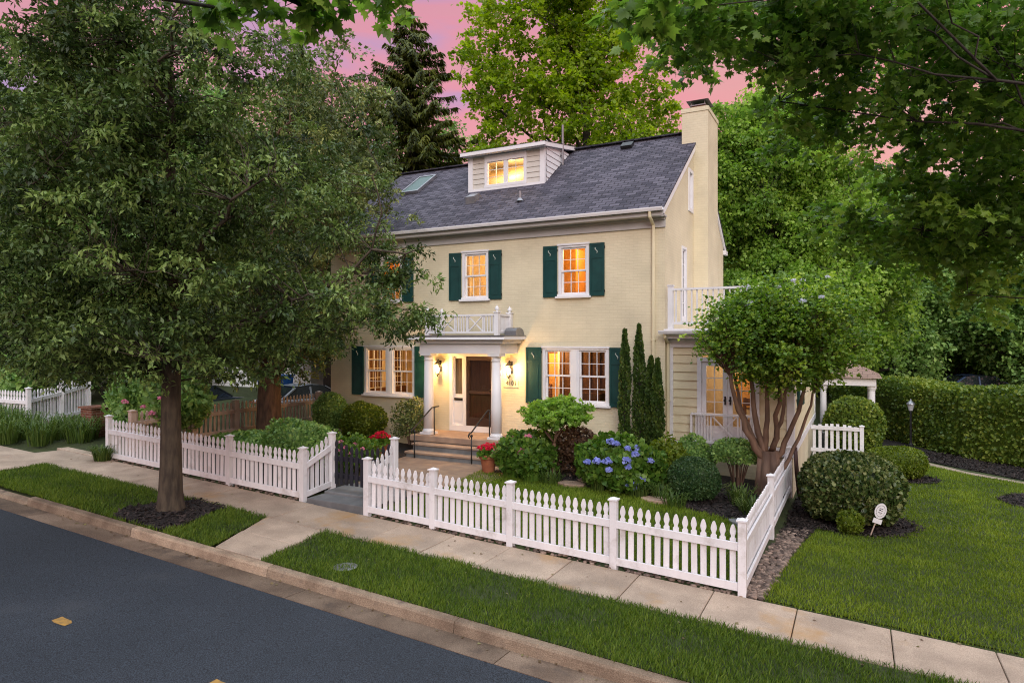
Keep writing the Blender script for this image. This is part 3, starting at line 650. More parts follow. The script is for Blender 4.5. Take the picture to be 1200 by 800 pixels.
def ex_ur(mb):
    rm_back(mb,4,-7.9,-7.1,18.3,3.9,6.0,.9); rm_back(mb,1,-7.0,-5.2,18.3,5.0,5.7,.05); rm_back(mb,3,-7.0,-5.2,18.3,3.8,4.95,.3)
    mb.m = 5; mb.box(-6.3,-6.12,16.25,16.29,4.3,6.15)
room(-8.0,-4.8,YI,18.3,3.8,6.25,M['rm_orange'],ex_ur,energy=85,col=(1,.58,.2))
def ex_ll(mb):
    for c in (-13.55,-12.15):   # windows in the far wall
        rm_back(mb,2,c-.45,c+.45,19.5,1.75,3.15,.05); rm_back(mb,1,c-.36,c+.36,19.448,1.85,3.05,.006)
        for k in range(1,3): rm_back(mb,2,c-.36+.24*k-.012,c-.36+.24*k+.012,19.44,1.85,3.05,.02)
        for k in range(1,4): rm_back(mb,2,c-.36,c+.36,19.436,1.85+.3*k-.012,1.85+.3*k+.012,.02)
    mb.m = 5
    for x in (-14.3,-11.55): mb.box(x,x+.28,19.3,19.36,.9,3.3)
    for c in (17.75,18.85):     # side-wall windows, seen from the street
        mb.m = 2; mb.box(-14.697,-14.64,c-.45,c+.45,1.7,3.15); mb.m = 1; mb.box(-14.64,-14.63,c-.37,c+.37,1.78,3.07); mb.m = 2
        for k in (1,2): mb.box(-14.632,-14.615,c-.37+.247*k-.013,c-.37+.247*k+.013,1.78,3.07)
        for k in (1,2,3): mb.box(-14.634,-14.612,c-.37,c+.37,1.78+.3225*k-.013,1.78+.3225*k+.013)
    mb.m = 5; mb.box(-14.62,-14.56,17.05,17.28,.9,3.3); mb.box(-14.62,-14.56,19.32,19.47,.9,3.3)
    mb.m = 1; mb.box(-14.5,-13.7,17.4,19.2,.9,1.45); mb.box(-14.6,-14.4,17.4,19.2,1.45,1.75)
    mb.m = 6; mb.lathe([(.16,0),(.10,.24)],(-11.6,17.6,2.05),14)
    mb.m = 3; mb.lathe([(.05,0),(.06,.3),(.02,.45)],(-11.6,17.6,1.6),10); mb.m = 1; mb.box(-11.9,-11.3,17.3,17.9,1.0,1.59)
room(-14.7,-11.05,YI,19.5,.85,3.4,M['rm_cream'],ex_ll,energy=85,col=(1,.58,.22),lamp=(-12.6,17.4,3.1))
def ex_lr(mb):
    rm_back(mb,4,-8.06,-7.78,17.7,.9,3.0,.01); rm_back(mb,7,-8.07,-7.96,17.69,.9,2.1,.1); rm_back(mb,2,-7.78,-7.72,17.7,.9,3.05,.03)
    for k in range(9): rm_back(mb,1,-7.6+.28*k,-7.585+.28*k,17.7,.9,3.1,.03)
    mb.m = 1; mb.box(-7.1,-6.3,17.2,17.6,.9,1.9)
room(-8.36,-4.6,YI,17.7,.85,3.4,M['rm_wood'],ex_lr,energy=75,col=(1,.6,.24),lamp=(-7.9,17.0,3.2))
# ---- entrance
y = HY0; mb = MB(); x0, x1, z0, z1 = DOOR
mb.box(x0,x0+.1,y-.02,y+.12,.952,z1-.1); mb.box(-9.99,-9.90,y-.02,y+.12,.952,z1-.1); mb.box(-9.01,x1,y-.02,y+.12,.952,z1-.1)
mb.box(x0-.03,x1+.03,y-.05,y+.12,z1-.1,z1+.04); mb.box(x0,x1,y-.02,y+.12,.79,.95)
mb.box(x0+.1,-9.99,y+.03,y+.1,.951,1.78); mb.box(x0+.15,-10.04,y+.02,y+.03,1.05,1.6)
ent = mb.build('door_frame', M['white'], house)
mb = MB(); mb.box(x0+.14,-10.03,y+.008,y+.03,1.66,1.73); mb.build('mail_slot', M['black'], ent)
mb = MB(); sash_mb(mb, x0+.1,-9.99,1.78,z1-.1,y+.04,1,1,fw=.06); mb.build('sidelight', M['white'], ent)
pane_mb(x0+.12,-10.01,1.8,z1-.12,y+.06).build('pane', M['glass'], ent)
mb = MB()   # gathered sheer curtain
n = 40; pts = [(x0+.11+(.24)*i/n, y+.12+.012*math.sin(i*1.6), 0) for i in range(n+1)]
for p, q in zip(pts, pts[1:]): mb.quad((p[0],p[1],1.75),(q[0],q[1],1.75),(q[0],q[1],2.95),(p[0],p[1],2.95))
mb.build('curtain', M['curtain'], ent, smooth=True)
d0, d1 = -9.90, -9.01
mb = MB(); dz0, dz1 = .952, z1-.102
mb.box(d0,d0+.1,y+.01,y+.05,dz0,dz1); mb.box(d1-.1,d1,y+.01,y+.05,dz0,dz1); mb.box(d0+.1,d1-.1,y+.01,y+.05,dz0,dz0+.24); mb.box(d0+.1,d1-.1,y+.01,y+.05,dz1-.12,dz1); mb.box(d0+.1,d1-.1,y+.01,y+.05,1.86,1.95)
dr = mb.build('door', M['door'], house, bevel=.005)
pane_mb(d0+.08,d1-.08,dz0+.22,dz1-.1,y+.035).build('pane', M['glass'], dr)
mb = MB(); mb.box(d0+.02,d1-.02,y+.09,y+.13,dz0,dz1)
for a, b in ((1.1,1.7),(2.0,2.75)):
    for c in (d0+.13, (d0+d1)/2+.04): mb.box(c,c+.29,y+.08,y+.0898,a,b)
mb.build('inner_door', M['rm_wood'], dr)
mb = MB(); mb.tube([(d1-.05,y+.012,2.0),(d1-.05,y-.045,2.0)],.012,8); mb.lathe([(.005,0),(.028,.015),(.028,.04),(.005,.055)],(d1-.05,y-.05,1.975),12); mb.build('handle', M['brass'], dr)
mb = MB(); mb.box(-8.95,-8.89,y-.045,y-.021,1.93,2.10); mb.build('lock_box', M['black'], ent)
ld = bpy.data.lights.new('hall_lamp','POINT'); ld.energy = 25; ld.color = (1,.66,.3); ld.shadow_soft_size = .1
lo = bpy.data.objects.new('hall_lamp', ld); COL.objects.link(lo); lo.location = (-9.9,16.9,2.8); lo.parent = house
mb = MB(); 
for q in (((-10.8,17.6,.9),(-8.4,17.6,.9),(-8.4,17.6,3.2),(-10.8,17.6,3.2)),((-10.8,16.22,.9),(-10.8,17.6,.9),(-10.8,17.6,3.2),(-10.8,16.22,3.2)),((-8.4,16.22,.9),(-8.4,17.6,.9),(-8.4,17.6,3.2),(-8.4,16.22,3.2)),((-10.8,16.22,3.2),(-8.4,16.22,3.2),(-8.4,17.6,3.2),(-10.8,17.6,3.2)),((-10.8,16.22,.9),(-8.4,16.22,.9),(-8.4,17.6,.9),(-10.8,17.6,.9))): mb.quad(*q)
mb.build('hall', M['rm_cream'], house)
# sconces and house number
def sconce(x, z):
    y = HY0; mb = MB(); mb.box(x-.05,x+.05,y-.022,y-.003,z-.15,z+.18); mb.tube([(x,y-.02,z+.12),(x,y-.09,z+.21),(x,y-.14,z+.17)],.011,7)
    mb.lathe([(.10,0),(.11,.012),(.05,.07),(.018,.09),(.012,.13)],(x,y-.14,z+.06),14); mb.lathe([(.05,0),(.06,.02),(.05,.04)],(x,y-.14,z-.24),12)
    mb.lathe([(.004,-.05),(.02,-.03),(.012,0)],(x,y-.14,z-.24),8)
    for k in range(4):
        a = k*math.pi/2+.78; mb.tube([(x+.055*cos(a),y-.14+.055*sin(a),z-.21),(x+.09*cos(a),y-.14+.09*sin(a),z+.065)],.006,5)
    s = mb.build('wall_lantern', M['black'], house)
    mb = MB(); mb.lathe([(.03,0),(.045,.04),(.05,.12),(.035,.17),(.01,.19)],(x,y-.14,z-.17),12); mb.build('lamp_glass', M['lampglass'], s, smooth=True)
    ld = bpy.data.lights.new('lantern_light','POINT'); ld.energy = 85; ld.color = (1,.55,.19); ld.shadow_soft_size = .06
    lo = bpy.data.objects.new('lantern_light', ld); COL.objects.link(lo); lo.location = (x,y-.28,z-.02); lo.parent = house
sconce(-10.78,2.62); sconce(-8.44,2.62)
mb = MB(); mb.box(-8.64,-8.22,y-.015,y-.003,2.12,2.28); mb.box(-8.66,-8.20,y-.02,y-.003,2.095,2.118); npl = mb.build('number_plate', M['clap'], house)
def text_obj(s, size, loc, m, parent, rot=(R(90),0,0), depth=.004):
    cu = bpy.data.curves.new('t', 'FONT'); cu.body = s; cu.size = size; cu.align_x = 'CENTER'; cu.align_y = 'CENTER'; cu.extrude = depth
    t = bpy.data.objects.new('t', cu); COL.objects.link(t); bpy.context.view_layer.update()
    me = bpy.data.meshes.new_from_object(t.evaluated_get(bpy.context.evaluated_depsgraph_get())); bpy.data.objects.remove(t)
    me.materials.clear(); o = link('lettering', me, m, parent); o.location = loc; o.rotation_euler = rot; return o
text_obj('4101', .17, (-8.43,y-.018,2.205), M['black'], npl)
# ---- porch
mb = MB(); mb.box(-10.98,-8.08,14.80,15.998,.62,.78); 
mb.m = 1; mb.box(-10.92,-8.14,14.88,15.998,-.1,.617)
for k, (yy, zz) in enumerate(((14.50,.605),(14.20,.43))):
    mb.m = 0; mb.box(-10.72+.0*k,-8.2,yy,yy+.34,zz-.055,zz); mb.m = 1; mb.box(-10.68,-8.24,yy+.03,yy+.34,-.1,zz-.058)
porch = mb.build('porch_step', [M['flag'], M['bluestone']], house, bevel=.012)
def column(x, y):
    mb = MB(); mb.box(x-.18,x+.18,y-.18,y+.18,.783,.84); mb.lathe([(.17,0),(.175,.03),(.155,.06),(.145,.09)],(x,y,.842),24)
    mb.lathe([(.142,0),(.142,.7),(.122,1.92)],(x,y,.93),24); mb.lathe([(.135,0),(.14,.02),(.125,.04),(.125,.09),(.16,.13)],(x,y,2.83),24); mb.box(x-.175,x+.175,y-.175,y+.175,2.962,3.02)
    o = mb.build('column', M['white'], house)
    for p in o.data.polygons: p.use_smooth = len(p.vertices) == 4 and abs(p.normal.z) < .7 and max(abs(p.normal.x), abs(p.normal.y)) < .9999
column(-10.60,15.16); column(-8.44,15.16)
mb = MB()
mb.box(-10.80,-8.24,15.0,15.30,3.023,3.30); mb.box(-10.80,-10.52,15.30,15.998,3.023,3.30); mb.box(-8.52,-8.24,15.30,15.998,3.023,3.30); mb.box(-10.52,-8.52,15.30,15.998,3.24,3.297)
mb.box(-10.92,-8.12,14.90,15.998,3.303,3.36); mb.box(-10.98,-8.06,14.84,15.998,3.363,3.40)
mb.prism([(0,0),(.17,0),(.17,.09),(.02,.07)],(-11.05,14.74,3.403),(0,1,0),(0,0,1),3.06)
mb.box(-11.05,-7.99,14.91,15.998,3.403,3.49)
pr_ = mb.build('porch_roof', M['white'], house, bevel=.006)
mb = MB(); mb.box(-11.06,-7.98,14.735,15.997,3.495,3.515); mb.prism([(0,0),(.5,0),(.5,.03),(.42,.16),(.25,.21),(.08,.19),(0,.12)],(-8.02,15.47,3.517),(0,1,0),(0,0,1),-.34)
mb.build('tin_roofing', M['tin'], pr_)
# balustrade with cross panels
bx0, bx1, by = -10.66, -8.44, 15.2; zb, zt = 3.60, 4.06
mb = MB()
for a, b in (((bx0,by),(bx1,by)),((bx0,by),(bx0,15.9)),((bx1,by),(bx1,15.9))):
    for z, w, h in ((zt,.075,.05),(zb,.05,.05)): mb.beam((*a,z),(*b,z),w,h)
def bal(x, y): mb.beam((x,y,zb+.025),(x,y,zt-.025),.028,.028,(0,1,0))
L_ = bx1-bx0-.14; seg = [(0,.17,4),(.17,.40,0),(.40,.60,5),(.60,.83,0),(.83,1,4)]
for a, b, n in seg:
    xa, xb = bx0+.07+L_*a, bx0+.07+L_*b
    if n:
        for k in range(n): bal(xa+(xb-xa)*(k+.5)/n, by)
    else:
        for x in (xa, xb): mb.beam((x,by,zb+.025),(x,by,zt-.025),.035,.035,(0,1,0))
        mb.beam((xa+.02,by-.004,zb+.03),(xb-.02,by-.004,zt-.03),.028,.028,(0,1,0)); mb.beam((xa+.02,by+.004,zt-.03),(xb-.02,by+.004,zb+.03),.028,.028,(0,1,0))
for x in (bx0, bx1):
    for k in range(9): bal(x, by+.1+.07*k)
bals = mb.build('balustrade', M['white'], house)
for x in (bx0, bx1):
    for yy in (by, 15.91):
        mb = MB(); mb.box(x-.06,x+.06,yy-.06,yy+.06,3.517,4.12); mb.box(x-.08,x+.08,yy-.08,yy+.08,4.122,4.145)
        mb.lathe([(.03,0),(.03,.02),(.06,.06),(.055,.10),(.02,.14),(.012,.17)],(x,yy,4.147),14); mb.build('newel_post', M['white'], bals)
# hand rails
for x in (-10.36, -8.60):
    mb = MB(); g = G(x,14.15)
    mb.tube([(x,14.16,g),(x,14.16,1.02)],.016,8); mb.tube([(x,15.08,.77),(x,15.08,1.53)],.016,8)
    mb.tube([(x,14.06,.93),(x,14.02,.99),(x,14.06,1.05),(x,14.14,1.06),(x,14.9,1.50),(x,14.98,1.54),(x,15.08,1.545),(x,15.3,1.545)],[.012,.02,.022,.02,.02,.02,.02,.02],8)
    mb.lathe([(.025,0),(.04,.03),(.025,.06)],(x,14.16,.95),10); mb.build('handrail', M['black'], house, smooth=True)
# ---- dormer
M['board'] = mat('pale_grey_boards', (.62,.58,.52), (.56,.52,.46), 2, .55)
DX0, DX1, DY = -10.90, -8.24, 17.8
zr_ = lambda y: EZ+(y-15.65)*RS
mb = MB(); zb_ = zr_(DY)
WX0, WX1, WZ0, WZ1 = -10.22, -8.94, zb_+.10, 8.93
def lap(mb, x0, x1, z0, z1, y, step=.16):
    z = z0
    while z < z1-.01:
        t = min(z+step, z1); mb.add([(x0,y-.028,z),(x1,y-.028,z),(x1,y-.006,t),(x0,y-.006,t),(x0,y,z),(x1,y,z)], [(0,1,2,3),(4,5,1,0)]); z = t
lap(mb,DX0+.16,WX0-.09,zb_+.02,9.12,DY)
dm = mb.build('dormer', M['board'], house)
mb = MB(); lap(mb,WX1+.09,DX1-.16,zb_+.02,9.12,DY); mb.build('dormer_cladding', M['board'], dm)
mb = MB()
mb.box(DX0,DX0+.16,DY-.05,DY+.06,zb_-.1,9.2); mb.box(DX1-.16,DX1,DY-.05,DY+.06,zb_-.1,9.2)
mb.box(DX0+.16,DX1-.16,DY-.055,DY+.02,zb_-.06,zb_+.02)
mb.box(WX0-.09,WX0,DY-.04,DY+.06,WZ0,WZ1); mb.box(WX1,WX1+.09,DY-.04,DY+.06,WZ0,WZ1); mb.box(WX0-.09,WX1+.09,DY-.045,DY+.06,WZ1,9.12); mb.box(WX0-.09,WX1+.09,DY-.06,DY+.06,zb_+.022,WZ0)
mb.box(DX0+.16,WX0-.091,DY+.003,DY+.06,zb_+.021,9.2); mb.box(WX1+.091,DX1-.16,DY+.003,DY+.06,zb_+.021,9.2); mb.box(WX0-.089,WX1+.089,DY+.002,DY+.058,9.121,9.21)
# side cheeks, white lapped boards
for x, t in ((DX0,-1),(DX1,1)):
    z = zb_
    while z < 9.3:
        zt_ = min(z+.17, 9.38); ya = DY+.06; yb0 = 15.65+(z-EZ)/RS; yb1 = min(15.65+(zt_-EZ)/RS, RY)
        mb.add([(x+t*.02,ya,z),(x+t*.02,max(yb0,ya),z),(x+t*.002,max(yb1,ya),zt_),(x+t*.002,ya,zt_),(x,ya,z),(x,max(yb0,ya),z)], [(0,1,2,3),(4,5,1,0)]); z = zt_
# shed roof with fascia
rz0, rz1 = 9.22, 9.66
mb.build('dormer_trim', M['white'], dm)
mb = MB(); mb.add([(DX0-.12,DY-.22,rz0-.10),(DX1+.1,DY-.22,rz0-.10),(DX1+.1,RY,rz1-.10),(DX0-.12,RY,rz1-.10),(DX0-.12,DY-.22,rz0+.02),(DX1+.1,DY-.22,rz0+.02),(DX1+.1,RY,rz1+.02),(DX0-.12,RY,rz1+.02)], [(3,2,1,0),(0,1,5,4),(1,2,6,5),(2,3,7,6),(3,0,4,7),(4,5,6,7)])
mb.box(DX0-.15,DX1+.12,DY-.30,DY-.222,rz0-.09,rz0+.01)
mb.build('dormer_cornice', M['white'], dm)
mb = MB(); mb.add([(DX0-.14,DY-.26,rz0+.024),(DX1+.11,DY-.26,rz0+.024),(DX1+.11,RY+.02,rz1+.03),(DX0-.14,RY+.02,rz1+.03),(DX0-.14,DY-.26,rz0+.04),(DX1+.11,DY-.26,rz0+.04),(DX1+.11,RY+.02,rz1+.045),(DX0-.14,RY+.02,rz1+.045)], [(3,2,1,0),(0,1,5,4),(1,2,6,5),(2,3,7,6),(3,0,4,7),(4,5,6,7)])
mb.build('dormer_roof', M['shingle'], dm)
mb = MB(); wm = (WX0+WX1)/2
mb.box(wm-.05,wm+.05,DY-.03,DY+.05,WZ0,WZ1); sash_mb(mb,WX0,wm-.05,WZ0,WZ1,DY+.0,2,3,fw=.03,mw=.014); sash_mb(mb,wm+.05,WX1,WZ0,WZ1,DY+.0,2,3,fw=.03,mw=.014); mb.build('dormer_sash', M['white'], dm)
pane_mb(WX0,WX1,WZ0,WZ1,DY+.022).build('pane', M['glass'], dm)
mb = MB(); ms = [M['rm_cream'], M['rm_white']]
a, b = DX0+.1, DX1-.1
mb.quad((a,19.3,zb_-.2),(b,19.3,zb_-.2),(b,19.3,9.15),(a,19.3,9.15)); mb.quad((a,DY+.07,zb_-.2),(a,19.3,zb_-.2),(a,19.3,9.15),(a,DY+.07,9.15)); mb.quad((b,DY+.07,zb_-.2),(b,19.3,zb_-.2),(b,19.3,9.15),(b,DY+.07,9.15))
mb.m = 1; mb.quad((a,DY+.07,9.13),(b,DY+.07,9.13),(b,19.3,9.15),(a,19.3,9.15)); mb.m = 0; mb.quad((a,DY+.07,zr_(DY+.07)+.03),(b,DY+.07,zr_(DY+.07)+.03),(b,19.29,zr_(19.29)+.03),(a,19.29,zr_(19.29)+.03))
mb.build('attic_room', ms, dm)
ld = bpy.data.lights.new('attic_lamp','POINT'); ld.energy = 34; ld.color = (1,.66,.30); ld.shadow_soft_size = .1
lo = bpy.data.objects.new('attic_lamp', ld); COL.objects.link(lo); lo.location = (-9.6,18.25,8.8); lo.parent = house
# skylight, vents, pipes on the roof
def onroof(x, y, dz=0): return (x, y, zr_(y)+dz)
ang = math.atan(RS)
def roofbox(mb, x0, x1, y0, y1, h, e=0):
    n = (-sin(ang), cos(ang)); v = []
    for hh in (e, h):
        for x, y in ((x0,y0),(x1,y0),(x1,y1),(x0,y1)): v.append((x, y+n[0]*hh, zr_(y)+n[1]*hh))
    mb.add(v, [(3,2,1,0),(4,5,6,7),(0,1,5,4),(1,2,6,5),(2,3,7,6),(3,0,4,7)])
mb = MB(); x0, x1, y0, y1 = -13.85, -13.12, 18.15, 19.3
roofbox(mb,x0,x0+.06,y0,y1,.10); roofbox(mb,x1-.06,x1,y0,y1,.10); roofbox(mb,x0+.06,x1-.06,y0,y0+.06,.10); roofbox(mb,x0+.06,x1-.06,y1-.06,y1,.10)
sk = mb.build('skylight', M['tin'], roof); mb = MB(); roofbox(mb,x0+.06,x1-.06,y0+.06,y1-.06,.08,.01); mb.build('pane', M['skyglass'], sk)
mb = MB(); mb.prism([(0,-.02),(.42,.27),(.30,.36),(-.02,.20)],(-10.50,16.95,zr_(16.95)),(0,1,0),(0,0,1),.30); mb.build('roof_vent', M['tin'], roof)
mb = MB(); roofbox(mb,-6.45,-6.1,19.45,19.7,.10); mb.build('roof_vent', M['black'], roof)
mb = MB(); mb.tube([onroof(-8.55,16.75,-.02),onroof(-8.55,16.75,.28)],.045,12); mb.lathe([(.10,0),(.055,.08)],onroof(-8.55,16.75,.0),12); mb.build('vent_pipe', M['tin'], roof)
mb = MB(); mb.tube([(-8.15,18.9,8.85),(-8.15,18.9,10.1)],.035,10); mb.box(-8.23,-8.15,18.86,18.94,9.15,9.19); mb.build('vent_pipe', M['tin'], roof)
mb = MB()
for x in (-12.1,-6.95): mb = MB(); mb.tube([onroof(x-.06,16.6,.05),onroof(x,16.58,.02),onroof(x+.06,16.6,.05)],.012,6); mb.build('snow_guard', M['black'], roof)
# downspouts
def downspout(x, z1, y, ztop, off):
    mb = MB(); mb.tube([(x,off,ztop),(x,off+.02,ztop-.12),(x,y-.06,ztop-.28),(x,y-.06,z1)],.04,8); 
    for z in (z1+.8,(z1+ztop)/2): mb.box(x-.05,x+.05,y-.1,y-.003,z-.015,z+.015)
    mb.build('downspout', M['clap'], house)
downspout(-4.45,.3,HY0,EZ-.1,15.6)
# small items on the side wall: door to the deck and attic window
mb = MB(); a, b, c, d = SW[0]; x = HX1
for p, q, r_, s_ in ((a,a+.07,c,d),(b-.07,b,c,d),(a+.07,b-.07,d-.07,d),(a+.07,b-.07,c,c+.1)): mb.box(x-.1,x+.02,p,q,r_,s_)
dd = mb.build('deck_door', M['white'], house); mb = MB(); sash_mb(mb,a+.07,b-.07,c+.1,d-.07,x-.03,2,5,axis='x'); mb.build('sash', M['white'], dd)
pane_mb(a+.08,b-.08,c+.12,d-.08,x-.05,'x').build('pane', M['darkglass'], dd)
mb = MB(); a, b, c, d = SW[1]
for p, q, r_, s_ in ((a-.05,a+.05,c-.05,d+.05),(b-.05,b+.05,c-.05,d+.05),(a+.05,b-.05,d-.04,d+.05),(a+.05,b-.05,c-.05,c+.05)): mb.box(x-.1,x+.03,p,q,r_,s_)
dd = mb.build('attic_window', M['white'], house); mb = MB(); sash_mb(mb,a+.05,b-.05,c+.05,d-.04,x-.03,1,4,axis='x'); mb.build('sash', M['white'], dd)
pane_mb(a+.06,b-.06,c+.06,d-.05,x-.05,'x').build('pane', M['darkglass'], dd)
# ---- sunroom wing
X0, X1, Y0, Y1 = HX1+.004, -1.31, 16.22, 24.6; ZF, ZT = .80, 3.42
FD = (-3.34,-2.12,.93,2.88); SWN = (17.55,18.5,1.75,2.9)
mb = MB(); wall(mb,'y',Y0+.03,X0,X1,-.5,ZF,[],-1); wall(mb,'x',X1,Y0+.03,Y1,-.6,ZF,[],1)
mb.build('sunroom_foundation', M['brick'], house)
mb = MB()
def lapx(mb, x0, x1, z0, z1, hole, y, step=.21):
    z = z0
    while z < z1-.01:
        t = min(z+step, z1); segs = [(x0,x1)]
        if hole and t > hole[2] and z < hole[3]: segs = [(x0,hole[0]),(hole[1],x1)]
        for a, b in segs: mb.add([(a,y-.034,z),(b,y-.034,z),(b,y-.006,t),(a,y-.006,t),(a,y,z),(b,y,z)], [(0,1,2,3),(4,5,1,0)])
        z = t
lapx(mb,X0+.15,X1-.12,ZF+.14,ZT,FD,Y0+.02)
z = ZF+.14
while z < ZT-.01:   # side wall boards
    t = min(z+.21, ZT); segs = [(Y0+.2,Y1)]
    if t > SWN[2] and z < SWN[3]: segs = [(Y0+.2,SWN[0]),(SWN[1],Y1)]
    for a, b in segs: mb.add([(X1+.03,a,z),(X1+.03,b,z),(X1+.004,b,t),(X1+.004,a,t),(X1,a,z),(X1,b,z)], [(0,1,2,3),(4,5,1,0)])
    z = t
sun = mb.build('sunroom', M['clap'], house)
mb = MB()
mb.box(X0,X0+.15,Y0-.03,Y0+.03,ZF+.13,ZT); mb.box(X1-.12,X1+.04,Y0-.03,Y0+.2,ZF+.13,ZT)
mb.box(X0,X1+.05,Y0-.04,Y0+.03,ZF-.04,ZF+.128); mb.box(X0,X1+.08,Y0-.08,Y0-.003,ZF-.075,ZF-.042)
mb.box(X1+.002,X1+.05,Y0+.032,Y1,ZF-.05,ZF+.128); mb.box(X1-.1,X1+.04,Y1-.2,Y1,ZF+.13,ZT)
mb.box(X0,X1+.05,Y0-.045,Y0+.03,ZT-.2,ZT); mb.box(X1-.02,X1+.05,Y0+.2,Y1,ZT-.2,ZT)
mb.build('sunroom_trim', M['white'], sun)
# french doors
mb = MB(); a, b, c, d = FD; yf = Y0
mb.box(a-.10,a,yf-.05,yf+.06,c,d+.10); mb.box(b,b+.10,yf-.05,yf+.06,c,d+.10); mb.box(a,b,yf-.05,yf+.06,d,d+.10); m_ = (a+b)/2
fdr = mb.build('french_door', M['white'], house)
for p, q in ((a,m_-.004),(m_+.004,b)):
    mb = MB(); sash_mb(mb,p,q,c+.3,d,yf-.01,2,5,fw=.11,mw=.02); mb.box(p,q,yf-.01,yf+.03,c,c+.3); mb.build('door_leaf', M['white'], fdr)
    pane_mb(p+.09,q-.09,c+.35,d-.09,yf+.01).build('pane', M['glass'], fdr)
for x in (m_-.06, m_+.06):
    mb = MB(); mb.lathe([(.005,0),(.03,.015),(.03,.045),(.005,.06)],(x,yf-.06,1.93),10); mb.box(x-.02,x+.02,yf-.022,yf-.0102,1.85,2.05); mb.build('handle', M['black'], fdr)
# juliet rail
mb = MB(); ja, jb, jz0, jz1, jy = -3.55, -2.02, .96, 1.62, Y0-.16
for z, w, h in ((jz1,.08,.045),(jz0,.06,.06)): mb.beam((ja,jy,z),(jb,jy,z),w,h)
for x in (ja,jb):
    mb.beam((x,jy,jz0-.03),(x,jy,jz1-.023),.05,.05,(0,1,0))
    for z in (jz0,jz1): mb.beam((x,jy+.03,z),(x,Y0-.04,z),.04,.04)
w_ = jb-ja; xa, xb = ja+w_*.30, ja+w_*.70
for k in range(1,6): 
    for s in (0,1):
        x = ja+.04+k*(xa-ja-.04)/6 if s == 0 else xb+k*(jb-xb-.04)/6
        mb.beam((x,jy,jz0+.03),(x,jy,jz1-.023),.025,.025,(0,1,0))
for x in (xa,xb): mb.beam((x,jy,jz0+.03),(x,jy,jz1-.023),.035,.035,(0,1,0))
mb.beam((xa+.02,jy-.004,jz0+.04),(xb-.02,jy-.004,jz1-.03),.03,.03,(0,1,0)); mb.beam((xa+.02,jy+.004,jz1-.03),(xb-.02,jy+.004,jz0+.04),.03,.03,(0,1,0))
mb.build('juliet_rail', M['white'], fdr)
# side window with shutters
a, b, c, d = SWN; mb = MB(); x = X1
for p, q, r_, s_ in ((a,a+.07,c,d),(b-.07,b,c,d),(a+.07,b-.07,d-.07,d),(a+.07,b-.07,c,c+.07)): mb.box(x-.1,x+.045,p,q,r_,s_)
sw_ = mb.build('side_window', M['white'], sun); mb = MB(); sash_mb(mb,a+.07,b-.07,c+.07,d-.07,x,3,4,axis='x')
mb.build('sash', M['white'], sw_) if False else mb.build('side_sash', M['white'], sun)
pane_mb(a+.08,b-.08,c+.08,d-.08,x-.02,'x').build('pane', M['glass'], sun)
for p, q in ((a-.42,a-.02),(b+.02,b+.42)):
    mb = MB(); mb.box(x+.032,x+.065,p,q,c-.03,d+.02); mb.box(x+.0652,x+.075,p,p+.05,c-.03,d+.02); mb.box(x+.0652,x+.075,q-.05,q,c-.03,d+.02); mb.box(x+.0652,x+.074,p+.05,q-.05,c+.8,c+.87); mb.build('side_shutter', M['shutter'], sun)
def ex_sun(mb):
    rm_back(mb,3,-3.9,-3.2,18.4,.9,2.9,.05); rm_back(mb,4,-2.9,-1.9,18.4,1.6,2.5,.04); mb.m = 1; mb.box(-2.6,-1.9,17.3,17.9,.9,1.35)
    mb.m = 1; mb.box(-2.62,-2.55,17.85,17.92,1.36,1.9); mb.box(-1.95,-1.88,17.85,17.92,1.36,1.9); mb.box(-2.55,-1.95,17.86,17.91,1.7,1.88)
room(X0+.1,X1-.1,Y0+.1,18.4,.86,3.3,M['rm_cream'],ex_sun,energy=26,col=(1,.74,.48))
# deck on top
mb = MB(); mb.box(X0-.1+.1,X1+.30,Y0-.36,Y1,ZT+.12,ZT+.24); mb.box(X0,X1+.24,Y0-.30,Y1,ZT+.004,ZT+.117); dk = mb.build('deck', M['white'], house, bevel=.006)
mb = MB(); mb.prism(pr,(X0-.1,Y0-.365,ZT+.2),(0,1,0),(0,0,1),X1-X0+.42); mb.build('deck_gutter', M['white'], dk)
mb = MB(); ry = Y0-.26; zt2, zb2 = 4.62, 3.80; x0, x1 = X0+.15, X1+.12
for z, w, h in ((zt2,.09,.05),(zb2,.06,.06)):
    mb.beam((x0,ry,z),(x1,ry,z),w,h); mb.beam((x1,ry,z),(x1,Y1-.1,z),w,h)
k = 0
while x0+.13+k*.125 < x1-.05: x = x0+.13+k*.125; mb.beam((x,ry,zb2+.03),(x,ry,zt2-.025),.032,.032,(0,1,0)); k += 1
k = 0
while ry+.13+k*.125 < Y1-.15: yy = ry+.13+k*.125; mb.beam((x1,yy,zb2+.03),(x1,yy,zt2-.025),.032,.032,(0,1,0)); k += 1
dr_ = mb.build('deck_railing', M['white'], house)
for x, yy in ((x0,ry),(x1,ry),(x1,20.4),(x1,Y1-.1)):
    mb = MB(); mb.box(x-.06,x+.06,yy-.06,yy+.06,ZT+.243,4.70); mb.box(x-.075,x+.075,yy-.075,yy+.075,4.702,4.73); mb.build('railing_post', M['white'], dr_)
downspout(X0+.04,.2,Y0-.03,ZT+.17,Y0-.40)
